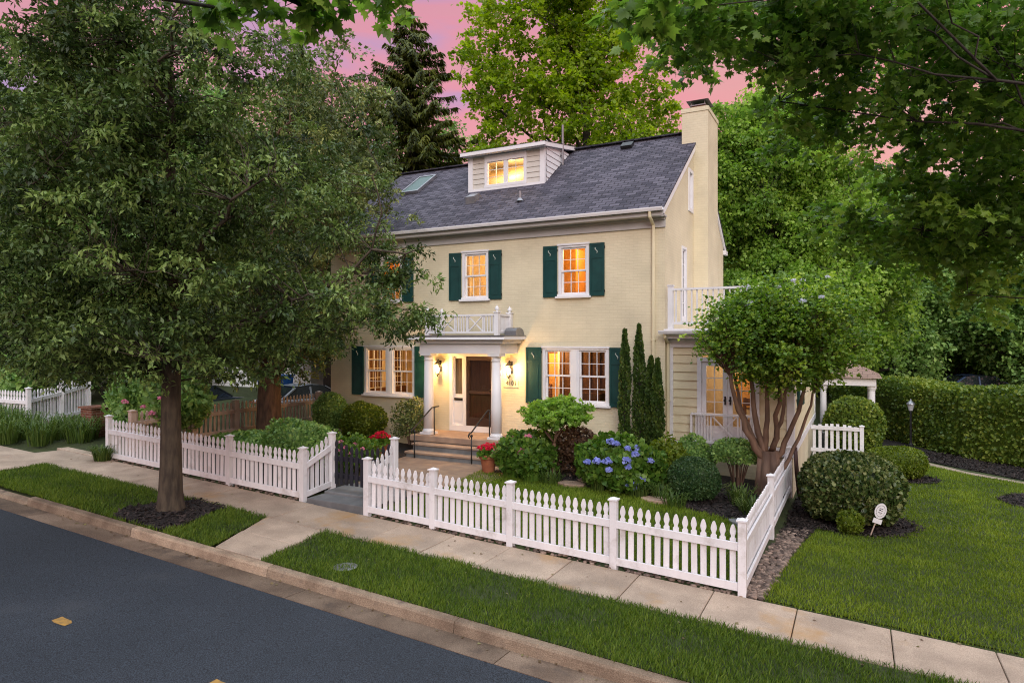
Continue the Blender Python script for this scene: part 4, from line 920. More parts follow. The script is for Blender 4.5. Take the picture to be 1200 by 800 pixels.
# rear porch seen past the sunroom
mb = MB(); mb.box(-1.2,.55,24.9,28.2,1.86,2.12); bp = mb.build('rear_porch', M['white'], house)
mb = MB(); mb.add([(-1.2,24.75,2.125),(.72,24.75,2.125),(.72,28.4,2.125),(-1.2,28.4,2.125),(-1.2,25.9,2.75),(-.5,26.6,2.78)], [(0,1,5,4),(1,2,5),(2,3,4,5),(3,2,1,0),(0,4,3)]); mb.build('porch_roof', M['tan_shingle'], bp)
for x, yy in ((.42,25.1),(.42,28.0),(-1.05,25.1)):
    mb = MB(); mb.lathe([(.13,0),(.13,.1),(.11,.12),(.10,1.9),(.14,2.0),(.14,2.08)],(x,yy,-.22),18); mb.build('porch_column', M['white'], bp)
mb = MB(); mb.box(-1.2,.5,24.95,28.1,-.3,.2); mb.build('porch_floor', M['bluestone'], bp)
# ------------------------------------------------------------------ picket fences
def picket_poly(w, h, hd=.20):
    """spade-headed picket, base at 0"""
    a = w/2; z = h-hd
    half = [(a,0),(a,z),(a*.62,z+.015),(a*.58,z+.035),(a*.95,z+.075),(a*.98,z+.10),(a*.8,z+.135),(a*.4,z+.18)]
    return half + [(0,h)] + [(-x,y) for x, y in reversed(half)]
def fence_panel(parent, p0, p1, m, step=.126, w=.080, h=lambda t: .93, hd=.19, zf=None, front=-1, gap0=.06, clear=.08, rails=(.60,.065), flat=False):
    """pickets between two points (pickets behind, the two rails on the street side)"""
    p0 = Vector(p0); p1 = Vector(p1); d = p1-p0; ln = Vector((d.x,d.y,0)).length; u = Vector((d.x,d.y,0))/ln; nrm = Vector((u.y,-u.x,0))*(-front)
    n = max(2, round((ln-gap0*2)/step)); mb = MB()
    zz = lambda t: p0.z+(p1.z-p0.z)*t
    for i in range(n):
        t = (gap0+(ln-2*gap0)*(i+.5)/n)/ln; q = p0+d*t; hh = h(t)
        mb.tint = random.random()
        jx = random.uniform(-.003,.003)
        mb.prism(picket_poly(w, hh-clear+random.uniform(-.006,.006), hd) if not flat else [(w/2,0),(w/2,hh-clear),(-w/2,hh-clear),(-w/2,0)], (q.x+jx-nrm.x*.011,q.y-nrm.y*.011,zz(t)+clear), u, (u.x*(lean := random.gauss(0,.007)),u.y*lean,1), .018 if (u.cross(Vector((0,0,1))).dot(nrm) < 0) else -.018)
    o = mb.build('picket_panel', m, parent)
    for k, z in enumerate(rails):
        mb = MB(); mb.tint = .5
        za = z*h(.05)/.93; zb_ = z*h(.95)/.93
        if k == 0 and abs(h(.05)-h(.95)) > .02: za, zb_ = h(.05)-.33, h(.95)-.33
        a = p0+u*.045+nrm*.002; b = p1-u*.045+nrm*.002
        mb.beam((a.x+nrm.x*.02,a.y+nrm.y*.02,zz(.045/ln)+za+.05), (b.x+nrm.x*.02,b.y+nrm.y*.02,zz(1-.045/ln)+zb_+.05), .035, .11)
        mb.build('rail', m, parent, bevel=.004)
    return o
def fence_post(parent, x, y, z, h, m, s=.105):
    mb = MB(); mb.tint = random.random(); mb.box(x-s/2,x+s/2,y-s/2,y+s/2,z-.1,z+h-.05); p = mb.build('post', m, parent, bevel=.004)
    mb = MB(); e = s/2+.018; mb.box(x-e,x+e,y-e,y+e,z+h-.05,z+h-.028)
    e2 = s/2+.005; mb.add([(x-e2,y-e2,z+h-.0278),(x+e2,y-e2,z+h-.0278),(x+e2,y+e2,z+h-.0278),(x-e2,y+e2,z+h-.0278),(x,y,z+h)], [(3,2,1,0),(0,1,4),(1,2,4),(2,3,4),(3,0,4)])
    mb.build('post_cap', m, p)
FY = 9.157
W = M['fence']
fr = empty('picket_fence', (0,0,0), 'white picket fence right of the gate, turning the lawn corner towards the house', 'fence')
px_ = [-7.725,-6.31,-4.84,-3.14,-1.355]
for x in px_: fence_post(fr, x, FY, sx(x), 1.04, W)
for a, b in zip(px_, px_[1:]): fence_panel(fr, (a,FY,sx(a)), (b,FY,sx(b)), W)
rise = lambda t: .93+.22*t*t
fence_post(fr, -7.725, 9.93, .47, 1.11, W)
fence_panel(fr, (-7.725,9.93,.36), (-7.725,FY,sx(-7.725)), W, h=lambda t: rise(1-t), front=-1)
ys_ = [FY,12.4,15.9]
fz = lambda y: 0-.03*(y-FY)/6.7
for y in ys_[1:]: fence_post(fr, -1.355, y, fz(y), 1.06, W)
for a, b in zip(ys_, ys_[1:]): fence_panel(fr, (-1.355,a,fz(a)), (-1.355,b,fz(b)), W, front=-1)
fl = empty('picket_fence', (0,0,0), 'white picket fence left of the gate, behind the big street tree', 'fence')
px_ = [-15.4,-13.35,-11.31,-9.28]
for x in px_: fence_post(fl, x, FY, sx(x), 1.04, W)
for a, b in zip(px_, px_[1:]): fence_panel(fl, (a,FY,sx(a)), (b,FY,sx(b)), W)
fence_post(fl, -9.28, 9.93, .48, 1.10, W)
fence_panel(fl, (-9.28,FY,sx(-9.28)), (-9.28,9.93,.42), W, h=rise, front=-1)
# weathered inner fence on the left boundary
fo = empty('picket_fence', (0,0,0), 'weathered tan picket fence on the far left boundary behind the forked tree', 'fence')
oy = [9.9,11.6,13.0,14.6,16.4]; ox = [-15.7,-15.75,-15.8,-15.85,-15.9]
for x, y in zip(ox, oy): fence_post(fo, x, y, .72, .98, M['oldfence'], .13)
for k in range(4): fence_panel(fo, (ox[k],oy[k],.70), (ox[k+1],oy[k+1],.70), M['oldfence'], step=.135, front=-1)
# neighbour's fence at the far left
fn = empty('picket_fence', (0,0,0), "neighbour's greyish white picket fence at the left edge of the photo", 'fence')
pts = [(-27.5,9.9,.95),(-24.0,9.95,.92),(-21.0,10.2,.90)]
for p in pts: fence_post(fn, *p, 1.15, W)
for a, b in zip(pts, pts[1:]): fence_panel(fn, a, b, W, h=lambda t: 1.02, step=.14)
pts = [(-21.0,10.2,.90),(-21.6,11.4,.92),(-22.3,12.6,.95)]
for p in pts[1:]: fence_post(fn, *p, 1.3, W)
fence_panel(fn, pts[0], pts[1], W, h=lambda t: 1.02+.1*t, step=.14, front=-1); fence_panel(fn, pts[1], pts[2], W, h=lambda t: 1.12+.14*t, step=.14, front=-1)
# dark front gate, scooped top
gt = empty('garden_gate', (-8.5,9.93,0), 'dark painted picket gate with a scooped top between two white posts', 'gate')
mb = MB(); n = 11; a, b = -9.215+8.5, -7.79+8.5
for i in range(n):
    t = (i+.5)/n; x = a+(b-a)*t; h = .74+.16*(2*t-1)**2; mb.tint = random.random()
    mb.prism(picket_poly(.07,h,.18),(x,.0,.545),(1,0,0),(0,0,1),.02)
mb.build('picket_panel', M['gate'], gt)
for z in (.66,1.0):
    mb = MB(); mb.box(a,b,.003,.04,z,z+.09); mb.build('rail', M['gate'], gt)
mb = MB(); mb.box(b-.08,b+.01,-.035,-.021,1.05,1.09); mb.tube([(b-.1,-.03,1.02),(b-.1,-.06,1.06),(b-.1,-.03,1.12)],.008,6); mb.build('latch', M['black'], gt)
# small side gate beyond the sunroom
sg = empty('picket_fence', (0,0,0), 'short white picket fence with arched top beyond the sunroom by the round bush', 'fence')
fence_post(sg, .11, 21.5, -.26, 1.2, W); fence_panel(sg, (-1.28,21.5,-.26), (.11,21.5,-.26), W, h=lambda t: 1.05+.14*math.sin(math.pi*(.1+.8*t)), step=.15, w=.085, flat=True, front=-1, rails=(.85,.3))

# ------------------------------------------------------------------ foliage builders
def rand_dirs(n): d = rng.normal(size=(n,3)); return d/np.linalg.norm(d, axis=1, keepdims=True)
ICO = None
def shrub(name, label, cat, pos, rad, n, size, m, tmpl=LEAF, w=1., box=0, lumpy=.12, low=-.75, core=.8, up=.35, group=None, tw=None, stems=0, depth=.1, bark=None, tintvar=.2):
    """a bush: leaves through a shell of an (optionally squarish) ellipsoid, with stems inside"""
    pos = np.array(pos, float); rad = np.array(rad, float); r = empty(name, tuple(pos-[0,0,rad[2]*.85]), label, cat, group)
    off = np.array([0,0,rad[2]*.85])
    D = rand_dirs(int(n*1.25)); D = D[D[:,2] > low][:n]; k = len(D)
    if box: B = np.sign(D)*np.abs(D)**(1-box); B /= np.linalg.norm(B, axis=1, keepdims=True); q = 1/np.maximum(np.abs(D).max(1), .5); s = (1-box)+box*q*.82
    else: s = np.ones(k)
    f = 1+lumpy*pn(D*rad*3/np.mean(rad), 1.0, pos[0])+lumpy*.6*pn(D*rad*7/np.mean(rad), 1.0, pos[1])
    P = D*rad*(s*f*(1-np.abs(rng.normal(0, depth, k))))[:,None]
    Nn = D/rad; Nn /= np.linalg.norm(Nn, axis=1, keepdims=True)
    dr = Nn*.6+rand_dirs(k)*.75+np.array([0,0,up]); U = Nn+rand_dirs(k)*.5
    sz = size*rng.uniform(.6,1.3,k)
    V, kk = leaf_arrays(P+off, dr, U, sz, tmpl[0], tmpl[1], np.full(k, w))
    T = .48+.22*pn(P, 5/np.mean(rad), 3)+rng.normal(0,tintvar,k)
    leaf_mesh('foliage', [(V,kk,tmpl[1],T)], m, r)
    if core:
        bm = bmesh.new(); bmesh.ops.create_icosphere(bm, subdivisions=3, radius=1)
        for v in bm.verts:
            d = np.array(v.co); s_ = 1
            if box: s_ = (1-box)+box*.82/max(np.abs(d).max(),.5)
            d = d*rad*core*s_*(1+.08*noise.noise(v.co*3)); d[2] = max(d[2], -rad[2]*.85); v.co = Vector(d+off)
        me = bpy.data.meshes.new('inner_foliage'); bm.to_mesh(me); bm.free()
        at = me.attributes.new('tint','FLOAT','FACE'); at.data.foreach_set('value', [.4]*len(me.polygons))
        link('inner_foliage', me, m, r)
    if stems:
        mb = MB()
        for i in range(stems):
            a = random.uniform(0,6.28); q = random.uniform(.3,.75); 
            mb.tube([(.06*cos(a),.06*sin(a),-.05),(rad[0]*q*.5*cos(a),rad[1]*q*.5*sin(a),off[2]*.6),(rad[0]*q*cos(a),rad[1]*q*sin(a),off[2]*1.2)],[.018,.013,.006],6)
        mb.build('stem', bark or M['bark3'], r)
    return r
def blooms(r, pts, size, m, n=60, tm=BROAD, ball=True, name='bloom'):
    """flower heads, each a part of its plant (positions relative to the plant)"""
    for p in pts:
        s = size*random.uniform(.8,1.15); D = rand_dirs(n); D[:,2] = np.abs(D[:,2])*1.2-.3; P = D*s*.45*np.array([1,1,.8])+np.array(p)
        V, k = leaf_arrays(P, D*.4+rand_dirs(n)*.8, D+rand_dirs(n)*.3, s*rng.uniform(.28,.42,n), tm[0], tm[1], np.full(n,1.3))
        T = np.full(n, random.uniform(.35,.65))+rng.normal(0,.15,n)
        leaf_mesh(name, [(V,k,tm[1],T)], m, r)
def strappy(name, label, pos, n, h, m, spread=.6, w=.02, cat='plant', group=None, rad=.15):
    r = empty(name, pos, label, cat, group); a = rng.uniform(0,2*np.pi,n); q = np.sqrt(rng.random(n))*rad
    P = np.stack([q*np.cos(a), q*np.sin(a), np.full(n,-.02)],1); ln = rng.uniform(.3,1.,n)*spread
    # arching blades in three segments
    hh = h*rng.uniform(.6,1.15,n); a2 = a+rng.normal(0,.5,n); o = np.stack([np.cos(a2),np.sin(a2),np.zeros(n)],1); sd = np.stack([-np.sin(a2),np.cos(a2),np.zeros(n)],1)
    prof = [(0,0,1),(.25,.6,1),(.6,.95,.8),(1.,.85,.12)]; vs = []
    for t, z, ww in prof:
        c = P+o*(ln*t*h*1.1)[:,None]+np.array([0,0,1])*(hh*z)[:,None]; vs += [c-sd*w*ww/2, c+sd*w*ww/2]
    V = np.stack(vs,1).reshape(-1,3); F = [(0,1,3,2),(2,3,5,4),(4,5,7,6)]
    leaf_mesh('foliage', [(V,8,F,.5+rng.normal(0,.22,n))], m, r)
    return r

# ------------------------------------------------------------------ front yard planting
gz = lambda x, y: G(x, y)
def at(x, y, h): return (x, y, gz(x,y)+h)
BX = 'shrubs along the house wall'
shrub('boxwood', 'dark clipped round boxwood ball in the mulch behind the front fence', 'shrub', at(-2.90,13.35,.42), (.53,.50,.44), 9000, .034, L['box'], BROAD, depth=.05, lumpy=.06, box=.1)
vs_ = shrub('shrub', 'vase-shaped woody shrub with bare stems below the sunroom rail', 'shrub', at(-2.35,15.2,.72), (.62,.5,.34), 3600, .055, L['deep'], LEAF, 1.1, low=-.5, core=0, depth=.22, lumpy=.2, tintvar=.25)
mb = MB()
for i in range(16):
    a = random.uniform(0,6.28); q = random.uniform(.25,.9); mb.tube([(.07*cos(a),.06*sin(a),-.5),(.28*q*cos(a),.22*q*sin(a),0),(.55*q*cos(a),.42*q*sin(a),.5)],[.016,.012,.006],6)
mb.build('stem', M['bark3'], vs_)
shrub('shrub', 'light green leafy shrub between the hydrangea and the dark boxwood ball', 'shrub', at(-3.75,14.3,.46), (.58,.5,.50), 3800, .07, L['lime'], BROAD, 1., core=.62, depth=.22, lumpy=.3)
shrub('shrub', 'dull olive shrub behind the boxwood ball at the foot of the sunroom corner', 'shrub', at(-3.35,15.35,.45), (.5,.4,.48), 2200, .06, L['deep'], BROAD, core=.7, depth=.15, lumpy=.2)
# hydrangea
hy = shrub('hydrangea', 'big hydrangea with blue flower heads in the middle of the front bed', 'shrub', at(-4.45,13.3,.52), (.80,.62,.60), 4600, .105, L['hyd'], BROAD, 1.1, core=.66, depth=.2, lumpy=.3, stems=10, tintvar=.26)
def on_front(c, rad, spots):
    """spots: (angle across, height) on the side that faces the street"""
    out = []
    for a, e in spots:
        d = Vector((sin(a)*cos(e), -cos(a)*cos(e), sin(e))); out.append((d.x*rad[0]*1.03, d.y*rad[1]*1.03, d.z*rad[2]*1.03+rad[2]*.85))
    return out
blooms(hy, on_front(None,(.80,.62,.60),[(.55,.75),(.75,.55),(.15,.95),(-.15,1.0),(.95,.75),(-.35,.25),(-.05,.28),(.45,.35),(.5,.12),(.0,.0),(.55,-.45),(.75,-.40),(.65,-.62),(.9,-.25),(-.7,.15),(1.2,.3)]), .135, L['blue'], 80)
pe = shrub('peony', 'leafy peony bush with pink flowers right of the terracotta pot', 'shrub', at(-6.75,13.55,.48), (.72,.60,.55), 3600, .105, L['hyd'], LEAF, 1., core=.64, depth=.22, lumpy=.32, stems=8, tintvar=.26)
blooms(pe, on_front(None,(.72,.60,.55),[(-.5,.9),(-.3,.75),(.25,.35),(-.95,.55),(-1.25,.0),(.5,1.0),(-1.3,.15),(-.75,.8)]), .15, L['pink'], 60)
pe2 = shrub('shrub', 'dark bronze leaved shrub under the small umbrella tree', 'shrub', at(-5.75,14.3,.55), (.75,.55,.62), 3200, .07, L['red'], LEAF, 1., core=.6, depth=.2, lumpy=.25, stems=6)
for i, (x, y, s, lab) in enumerate([(-6.95,12.75,.36,'low hosta clump at the foot of the peony by the pot'),(-6.45,12.65,.34,'low hosta clump just left of the umbrella tree trunk'),(-5.95,12.6,.30,'grassy clump in front of the umbrella tree trunk'),(-4.75,12.45,.34,'grassy clump at the left foot of the hydrangea'),(-3.95,12.35,.34,'leafy clump under the lowest blue hydrangea flowers'),(-3.45,12.45,.36,'strappy clump in front of the light green shrub'),(-3.15,12.15,.30,'small strappy clump at the mulch edge by the boxwood'),(-2.05,13.6,.42,'wide grassy clump right of the boxwood ball'),(-1.75,13.0,.36,'grassy clump beside the side fence post')]):
    y = y+.55 if i < 7 else y
    strappy('perennial', lab, at(x,y,0), 90, s, L['strap'] if i > 1 else L['hyd'], .7, .022 if i > 1 else .05, 'plant', 'low plants along the front bed', .22)
# columnar cypresses
for i, (x, y, top, rr, lab) in enumerate([(-5.02,15.45,3.62,.125,'leftmost of the four slim columnar evergreens beside the right window'),(-4.68,15.5,3.74,.135,'tallest of the slim columnar evergreens, second from the left'),(-4.37,15.45,2.98,.135,'third slim columnar evergreen, shorter than its left neighbour'),(-4.17,15.3,2.93,.125,'slim columnar evergreen closest to the downspout')]):
    z0 = gz(x,y); H_ = top-z0; r = empty('columnar_evergreen', (x,y,z0), lab, 'shrub', 'slim columnar evergreens'); n = 4200
    t = rng.random(n)**.8; a = rng.uniform(0,2*np.pi,n); prof = rr*(np.minimum(1,.85+t*.6)*np.minimum(1,(1.02-t)*3.2)**.8)
    q = prof*(1-np.abs(rng.normal(0,.18,n)))*(1+.2*np.sin(a*3+t*9+i)+.12*np.sin(t*31+a*2))
    P = np.stack([q*np.cos(a),q*np.sin(a),t*H_],1); D = np.stack([np.cos(a)*.35,np.sin(a)*.35,np.ones(n)],1)+rand_dirs(n)*.45
    V, k = leaf_arrays(P, D, rand_dirs(n), .065*rng.uniform(.6,1.3,n), LEAF[0], LEAF[1], np.full(n,.8))
    leaf_mesh('foliage', [(V,k,LEAF[1],.5+.2*np.sin(t*23+a*2)+rng.normal(0,.2,n))], L['cyp'], r)
    mb = MB(); mb.tube([(0,0,-.1),(.01,0,H_*.5),(0,0,H_*.95)],[.05,.04,.01],8); mb.build('trunk', M['barkd'], r)
# left side
shrub('shrub', 'bright yellow-green clipped shrub under the left ground-floor window', 'shrub', at(-13.0,15.2,.62), (.70,.55,.56), 5200, .055, L['lime'], BROAD, depth=.08, lumpy=.1, box=.25)
shrub('shrub', 'dark rounded shrub left of the yellow-green one by the house corner', 'shrub', at(-14.45,15.4,.62), (.60,.5,.62), 4200, .055, L['deep'], BROAD, depth=.08, lumpy=.12)
shrub('shrub', 'airy olive shrub against the wall beside the porch column', 'shrub', at(-11.35,15.35,.78), (.62,.42,.72), 2400, .06, L['oak2'], LEAF, 1.1, core=0, depth=.3, lumpy=.25, stems=14)
rs = shrub('rose_bush', 'low rose bush with pale pink flowers behind the dark gate', 'shrub', at(-10.35,11.8,.38), (.60,.5,.42), 1900, .075, L['hyd'], BROAD, core=.6, depth=.18, lumpy=.25, stems=6)
blooms(rs, on_front(None,(.6,.5,.42),[(-.3,.9),(.2,.6),(.7,.8),(-.8,.5),(.5,.3),(1.0,.5),(-.1,.4)]), .085, L['pink'], 30)
shrub('juniper', 'dark green spreading juniper behind the left fence near the gate', 'shrub', at(-11.9,11.6,.50), (1.05,.7,.60), 5200, .08, L['deep'], LEAF, .8, core=.7, depth=.18, lumpy=.25)
shrub('ivy', 'low ivy mound at the foot of the forked tree', 'ground cover', at(-13.6,12.4,.16), (1.9,.9,.34), 5200, .085, L['deep'], BROAD, 1.1, core=.75, depth=.14, lumpy=.2)
rh = shrub('rhododendron', 'large glossy rhododendron with a few pink flowers behind the left fence end', 'shrub', at(-16.6,11.3,1.0), (1.45,1.1,1.05), 4600, .15, L['deep'], LEAF, .8, core=.75, depth=.12, lumpy=.25, stems=6)
blooms(rh, on_front(None,(1.45,1.1,1.05),[(.5,.0),(.3,-.2),(.65,-.15),(.1,.1),(.8,.2)]), .12, L['pink'], 40)
strappy('daylily', 'grassy clump on the sidewalk at the left end of the white fence', at(-15.35,8.98,0), 170, .36, L['strap'], .8, .018, 'plant', None, .16)
for i, x in enumerate(np.linspace(-27,-17.7,34)):
    lab = 'strappy daylily clump in the row at the foot of the far left fence'
    yy = 8.62+random.uniform(0,.3)+(.5,0,.95)[i % 3]+(.35 if i > 28 else 0)
    strappy('daylily', lab, at(x,yy,0), 110, .6, L['strap'], .7, .022, 'plant', 'daylilies at the foot of the far left fence', .25)
# terracotta pot with red geraniums
pt = empty('flower_pot', at(-7.70,13.45,.03), 'ribbed terracotta pot of red geraniums at the foot of the steps', 'flower pot')
mb = MB(); mb.lathe([(.13,0),(.14,.01),(.19,.32),(.215,.325),(.225,.35),(.225,.42),(.205,.425),(.19,.36),(.02,.35)],(0,0,0),28); mb.build('pot', M['terracotta'], pt, smooth=False)
def geranium(r, h, rad, nb):
    n = 420; D = rand_dirs(n); D[:,2] = np.abs(D[:,2]); P = D*np.array([rad,rad,h])*(rng.random(n)**.4)[:,None]+np.array([0,0,.38])
    V, k = leaf_arrays(P, D+rand_dirs(n)*.6, D+rand_dirs(n)*.4, .075*rng.uniform(.7,1.2,n), BROAD[0], BROAD[1], np.full(n,1.5))
    leaf_mesh('foliage', [(V,k,BROAD[1],.5+rng.normal(0,.2,n))], L['hyd'], r)
    blooms(r, [(rad*.9*cos(a)*q, rad*.9*sin(a)*q, .40+h*(.95+.25*random.random()-.4*q*q)) for a, q in [(i*2.4, math.sqrt((i+.5)/nb)) for i in range(nb)]], .11, L['scarlet'], 36)
geranium(pt, .22, .25, 13)
p2 = empty('flower_pot', at(-10.95,13.5,.03), 'pot of red geraniums left of the steps, partly behind the dark gate', 'flower pot')
mb = MB(); mb.lathe([(.14,0),(.20,.32),(.225,.33),(.225,.41),(.2,.415),(.02,.36)],(0,0,0),24); mb.build('pot', M['terracotta'], p2)
geranium(p2, .24, .28, 13)
# stepping stones
for i, (x, y, a) in enumerate([(-5.45,13.15,.2),(-5.2,13.6,.5),(-3.5,12.75,.1),(-1.75,12.25,0)]):
    mb = MB(); mb.tint = random.random(); z = gz(x,y); pl = [(x+.32*cos(t+a)*random.uniform(.85,1.1), y+.2*sin(t+a)*random.uniform(.85,1.1)) for t in [k*.698 for k in range(9)]]
    mb.prism(pl,(0,0,z+.0),(1,0,0),(0,1,0),.075); tag(mb.build('stepping_stone', M['flag'] if i < 3 else M['bluestone'], bevel=.01), ['flat brown stepping stone left of the hydrangea','smaller brown stone just behind the stone by the hydrangea','small brown stone half hidden under the hydrangea leaves','grey stone slab at the lawn corner by the fence post'][i], 'stone')
# hose hanging by the sunroom corner
mb = MB()
for k in range(3):
    y0 = 15.55+.12*k; mb.tube([(-1.22,y0,.95),(-1.20,y0+.03,.5),(-1.16,y0+.12,.05),(-1.14,y0+.28,-.12),(-1.16,y0+.42,.1),(-1.21,y0+.5,.55),(-1.235,y0+.52,.95)],.018,6)
tag(mb.build('garden_hose', M['rubber'], smooth=True), 'dark brown hose hanging in loops at the sunroom corner behind the fence end', 'hose')
# lawn-side shrubs
shrub('holly', 'large rounded variegated shrub on the side lawn beside the fence', 'shrub', at(-.12,14.9,.66), (.98,.92,.76), 11000, .075, L['holly'], BROAD, .95, depth=.07, lumpy=.10, box=.2, tintvar=.3)
shrub('shrub', 'small yellow-green sprout at the left foot of the big variegated shrub', 'shrub', at(-.13,13.95,.20), (.22,.22,.26), 1100, .05, L['lime'], BROAD, depth=.12, lumpy=.2)
shrub('shrub', 'low flat clipped yellow-green mound beyond the big variegated shrub', 'shrub', at(.90,20.3,.40), (.80,.62,.44), 6200, .05, L['lime'], BROAD, depth=.06, lumpy=.08, box=.25)
shrub('shrub', 'tall rounded glossy bush behind the short arched picket fence', 'shrub', at(-.12,23.6,.92), (.88,.8,1.0), 7500, .085, L['hedge'], BROAD, depth=.07, lumpy=.1, box=.2)
# the long clipped hedge
def hedge(name, label, pts, w, h, n, m, size=.07):
    r = empty(name, (pts[0][0],pts[0][1],gz(*pts[0])), label, 'hedge'); o = np.array([pts[0][0],pts[0][1],gz(*pts[0])])
    seg = []; tot = 0
    for a, b in zip(pts, pts[1:]): l = math.dist(a,b); seg.append((a,b,l)); tot += l
    Vs = []; core = MB(); core.tint = .4
    for a, b, l in seg:
        k = int(n*l/tot); t = rng.random(k); u = np.array([b[0]-a[0],b[1]-a[1]])/l; nn = np.array([u[1],-u[0]])
        per = w+2*h; s = rng.uniform(0,per,k); lat = np.where(s<h,-w/2,np.where(s<h+w,s-h-w/2,w/2)); zz = np.where(s<h,s,np.where(s<h+w,h,s-h-w)); 
        nx = np.where(s<h,-1,np.where(s<h+w,0,1)); nz = np.where((s>=h)&(s<h+w),1,0)
        base = np.stack([a[0]+u[0]*t*l, a[1]+u[1]*t*l],1); gr = np.array([G(*p) for p in base])
        rr = 1-np.abs(rng.normal(0,.04,k)); bul = .12*pn(np.stack([base[:,0],base[:,1],zz],1),1.7,4)+.07*pn(np.stack([base[:,0],base[:,1],zz],1),4.1,6)
        lat2 = lat*rr+nx*bul; z2 = zz*rr+nz*bul
        rnd = np.clip((zz-(h-.3))/.3,0,1)*np.abs(lat)/(w/2)*.16; lat2 -= np.sign(lat)*rnd*(nx != 0)
        P = np.stack([base[:,0]+nn[0]*lat2, base[:,1]+nn[1]*lat2, gr+z2],1)-o
        No = np.stack([nn[0]*nx,nn[1]*nx,nz],1).astype(float)
        V, kk = leaf_arrays(P, No*.6+rand_dirs(k)*.8+np.array([0,0,.3]), No+rand_dirs(k)*.5, size*rng.uniform(.6,1.3,k), BROAD[0], BROAD[1])
        Vs.append((V,kk,BROAD[1],.48+.25*pn(P,1.9,2)+rng.normal(0,.22,k)))
        A = Vector((a[0],a[1],G(*a))); B = Vector((b[0],b[1],G(*b))); of = Vector(o)
        core.beam(A-of+Vector((0,0,h*.47)), B-of+Vector((0,0,h*.47)), w*.84, h*.88)
    leaf_mesh('foliage', Vs, m, r); core.build('inner_foliage', m, r)
    return r
hedge('hedge', 'long tall clipped hedge closing the right side of the lawn', [(-.4,31.5),(1.6,28.2),(3.4,25.2),(5.2,23.3),(9.5,21.6)], 1.6, 2.15, 30000, L['hedge'], .095)
# lamp post in front of the hedge
lp = empty('lamp_post', at(1.62,26.4,0), 'small black lamp post with a pale lantern in front of the long hedge', 'lamp')
mb = MB(); mb.lathe([(.09,0),(.09,.08),(.05,.12),(.035,.2),(.032,1.15),(.05,1.17),(.03,1.2),(.06,1.24)],(0,0,0),14); mb.build('post', M['black'], lp)
mb = MB(); mb.lathe([(.06,0),(.11,.20),(.10,.21)],(0,0,1.245),12); mb.build('lamp_glass', M['frosted'], lp)
mb = MB(); mb.lathe([(.14,0),(.13,.03),(.07,.10),(.03,.13),(.015,.19)],(0,0,1.46),12); mb.build('lamp_cap', M['tin'], lp)
# yard sign
sn = empty('yard_sign', at(.30,13.92,0), 'small tilted round white yard sign staked in the mulch', 'sign', None, R(14))
mb = MB(); mb.beam((-.12,0,-.05),(.03,0,.38),.02,.012,(0,1,0)); mb.build('stake', M['oldfence'], sn)
C_ = Vector((.075,-.012,.50)); mb = MB(); pl = [(.115*cos(t)*.85,.145*sin(t)) for t in [k*2*math.pi/24 for k in range(24)]]
ca, sa = cos(-.3), sin(-.3); mb.prism([(a*ca-b*sa,a*sa+b*ca) for a, b in pl],C_,(1,0,0),(0,0,1),.012); pnl = mb.build('sign_panel', M['white'], sn)
mb = MB()
def ring(r0, r1, n=24):
    for i in range(n):
        t0, t1 = 2*math.pi*i/n, 2*math.pi*(i+1)/n
        q = [(r*cos(t)*.85, r*1.25*sin(t)) for r, t in ((r0,t0),(r1,t0),(r1,t1),(r0,t1))]
        mb.add([(C_.x+a*ca-b*sa, C_.y-.0145, C_.z+a*sa+b*ca) for a, b in q], [(0,1,2,3)])
ring(.082,.086)
for a, b, w, h in ((.0,.045,.06,.010),(-.015,.015,.025,.022),(.02,.01,.018,.014),(0,-.03,.07,.008),(.005,-.05,.04,.006)):
    q = [(a-w/2,b-h/2),(a+w/2,b-h/2),(a+w/2,b+h/2),(a-w/2,b+h/2)]; mb.add([(C_.x+x*ca-y_*sa, C_.y-.0145, C_.z+x*sa+y_*ca) for x, y_ in q], [(0,1,2,3)])
mb.build('emblem', M['gate'], pnl)
mb = MB(); mb.prism([(-.075,-.045),(.075,-.045),(.075,.045),(-.075,.045)],(.02,-.012,.31),(cos(.3),0,-sin(.3)),(sin(.3),0,cos(.3)),.01); mb.build('sign_tag', M['white'], sn)
# bits on the verge
mb = MB(); mb.lathe([(.16,0),(.17,.012),(.15,.02)],(-6.3,7.0,gz(-6.3,7.0)+.02),18); tag(mb.build('valve_cover', M['tin']), 'small round grey utility cover in the verge grass', 'cover')
mb = MB(); mb.box(-18.6,-18.1,10.3,10.75,.7,1.55); mb.box(-18.65,-18.05,10.25,10.8,1.552,1.6); tag(mb.build('brick_pier', M['redbrick']), 'low red brick pier at the left end of the white fence', 'pier')
mb = MB()
for k in range(14):
    x = -20.6+.16*k; mb.tint = random.random(); 
    for j in range(2): mb.lathe([(.02,0),(.10,.03),(.11,.1),(.03,.16)],(x+.07*j,10.5+random.uniform(-.1,.1),.78+.15*j),7)
tag(mb.build('stone_wall', M['stone']), 'low rough stone edging by the brick pier at far left', 'wall')
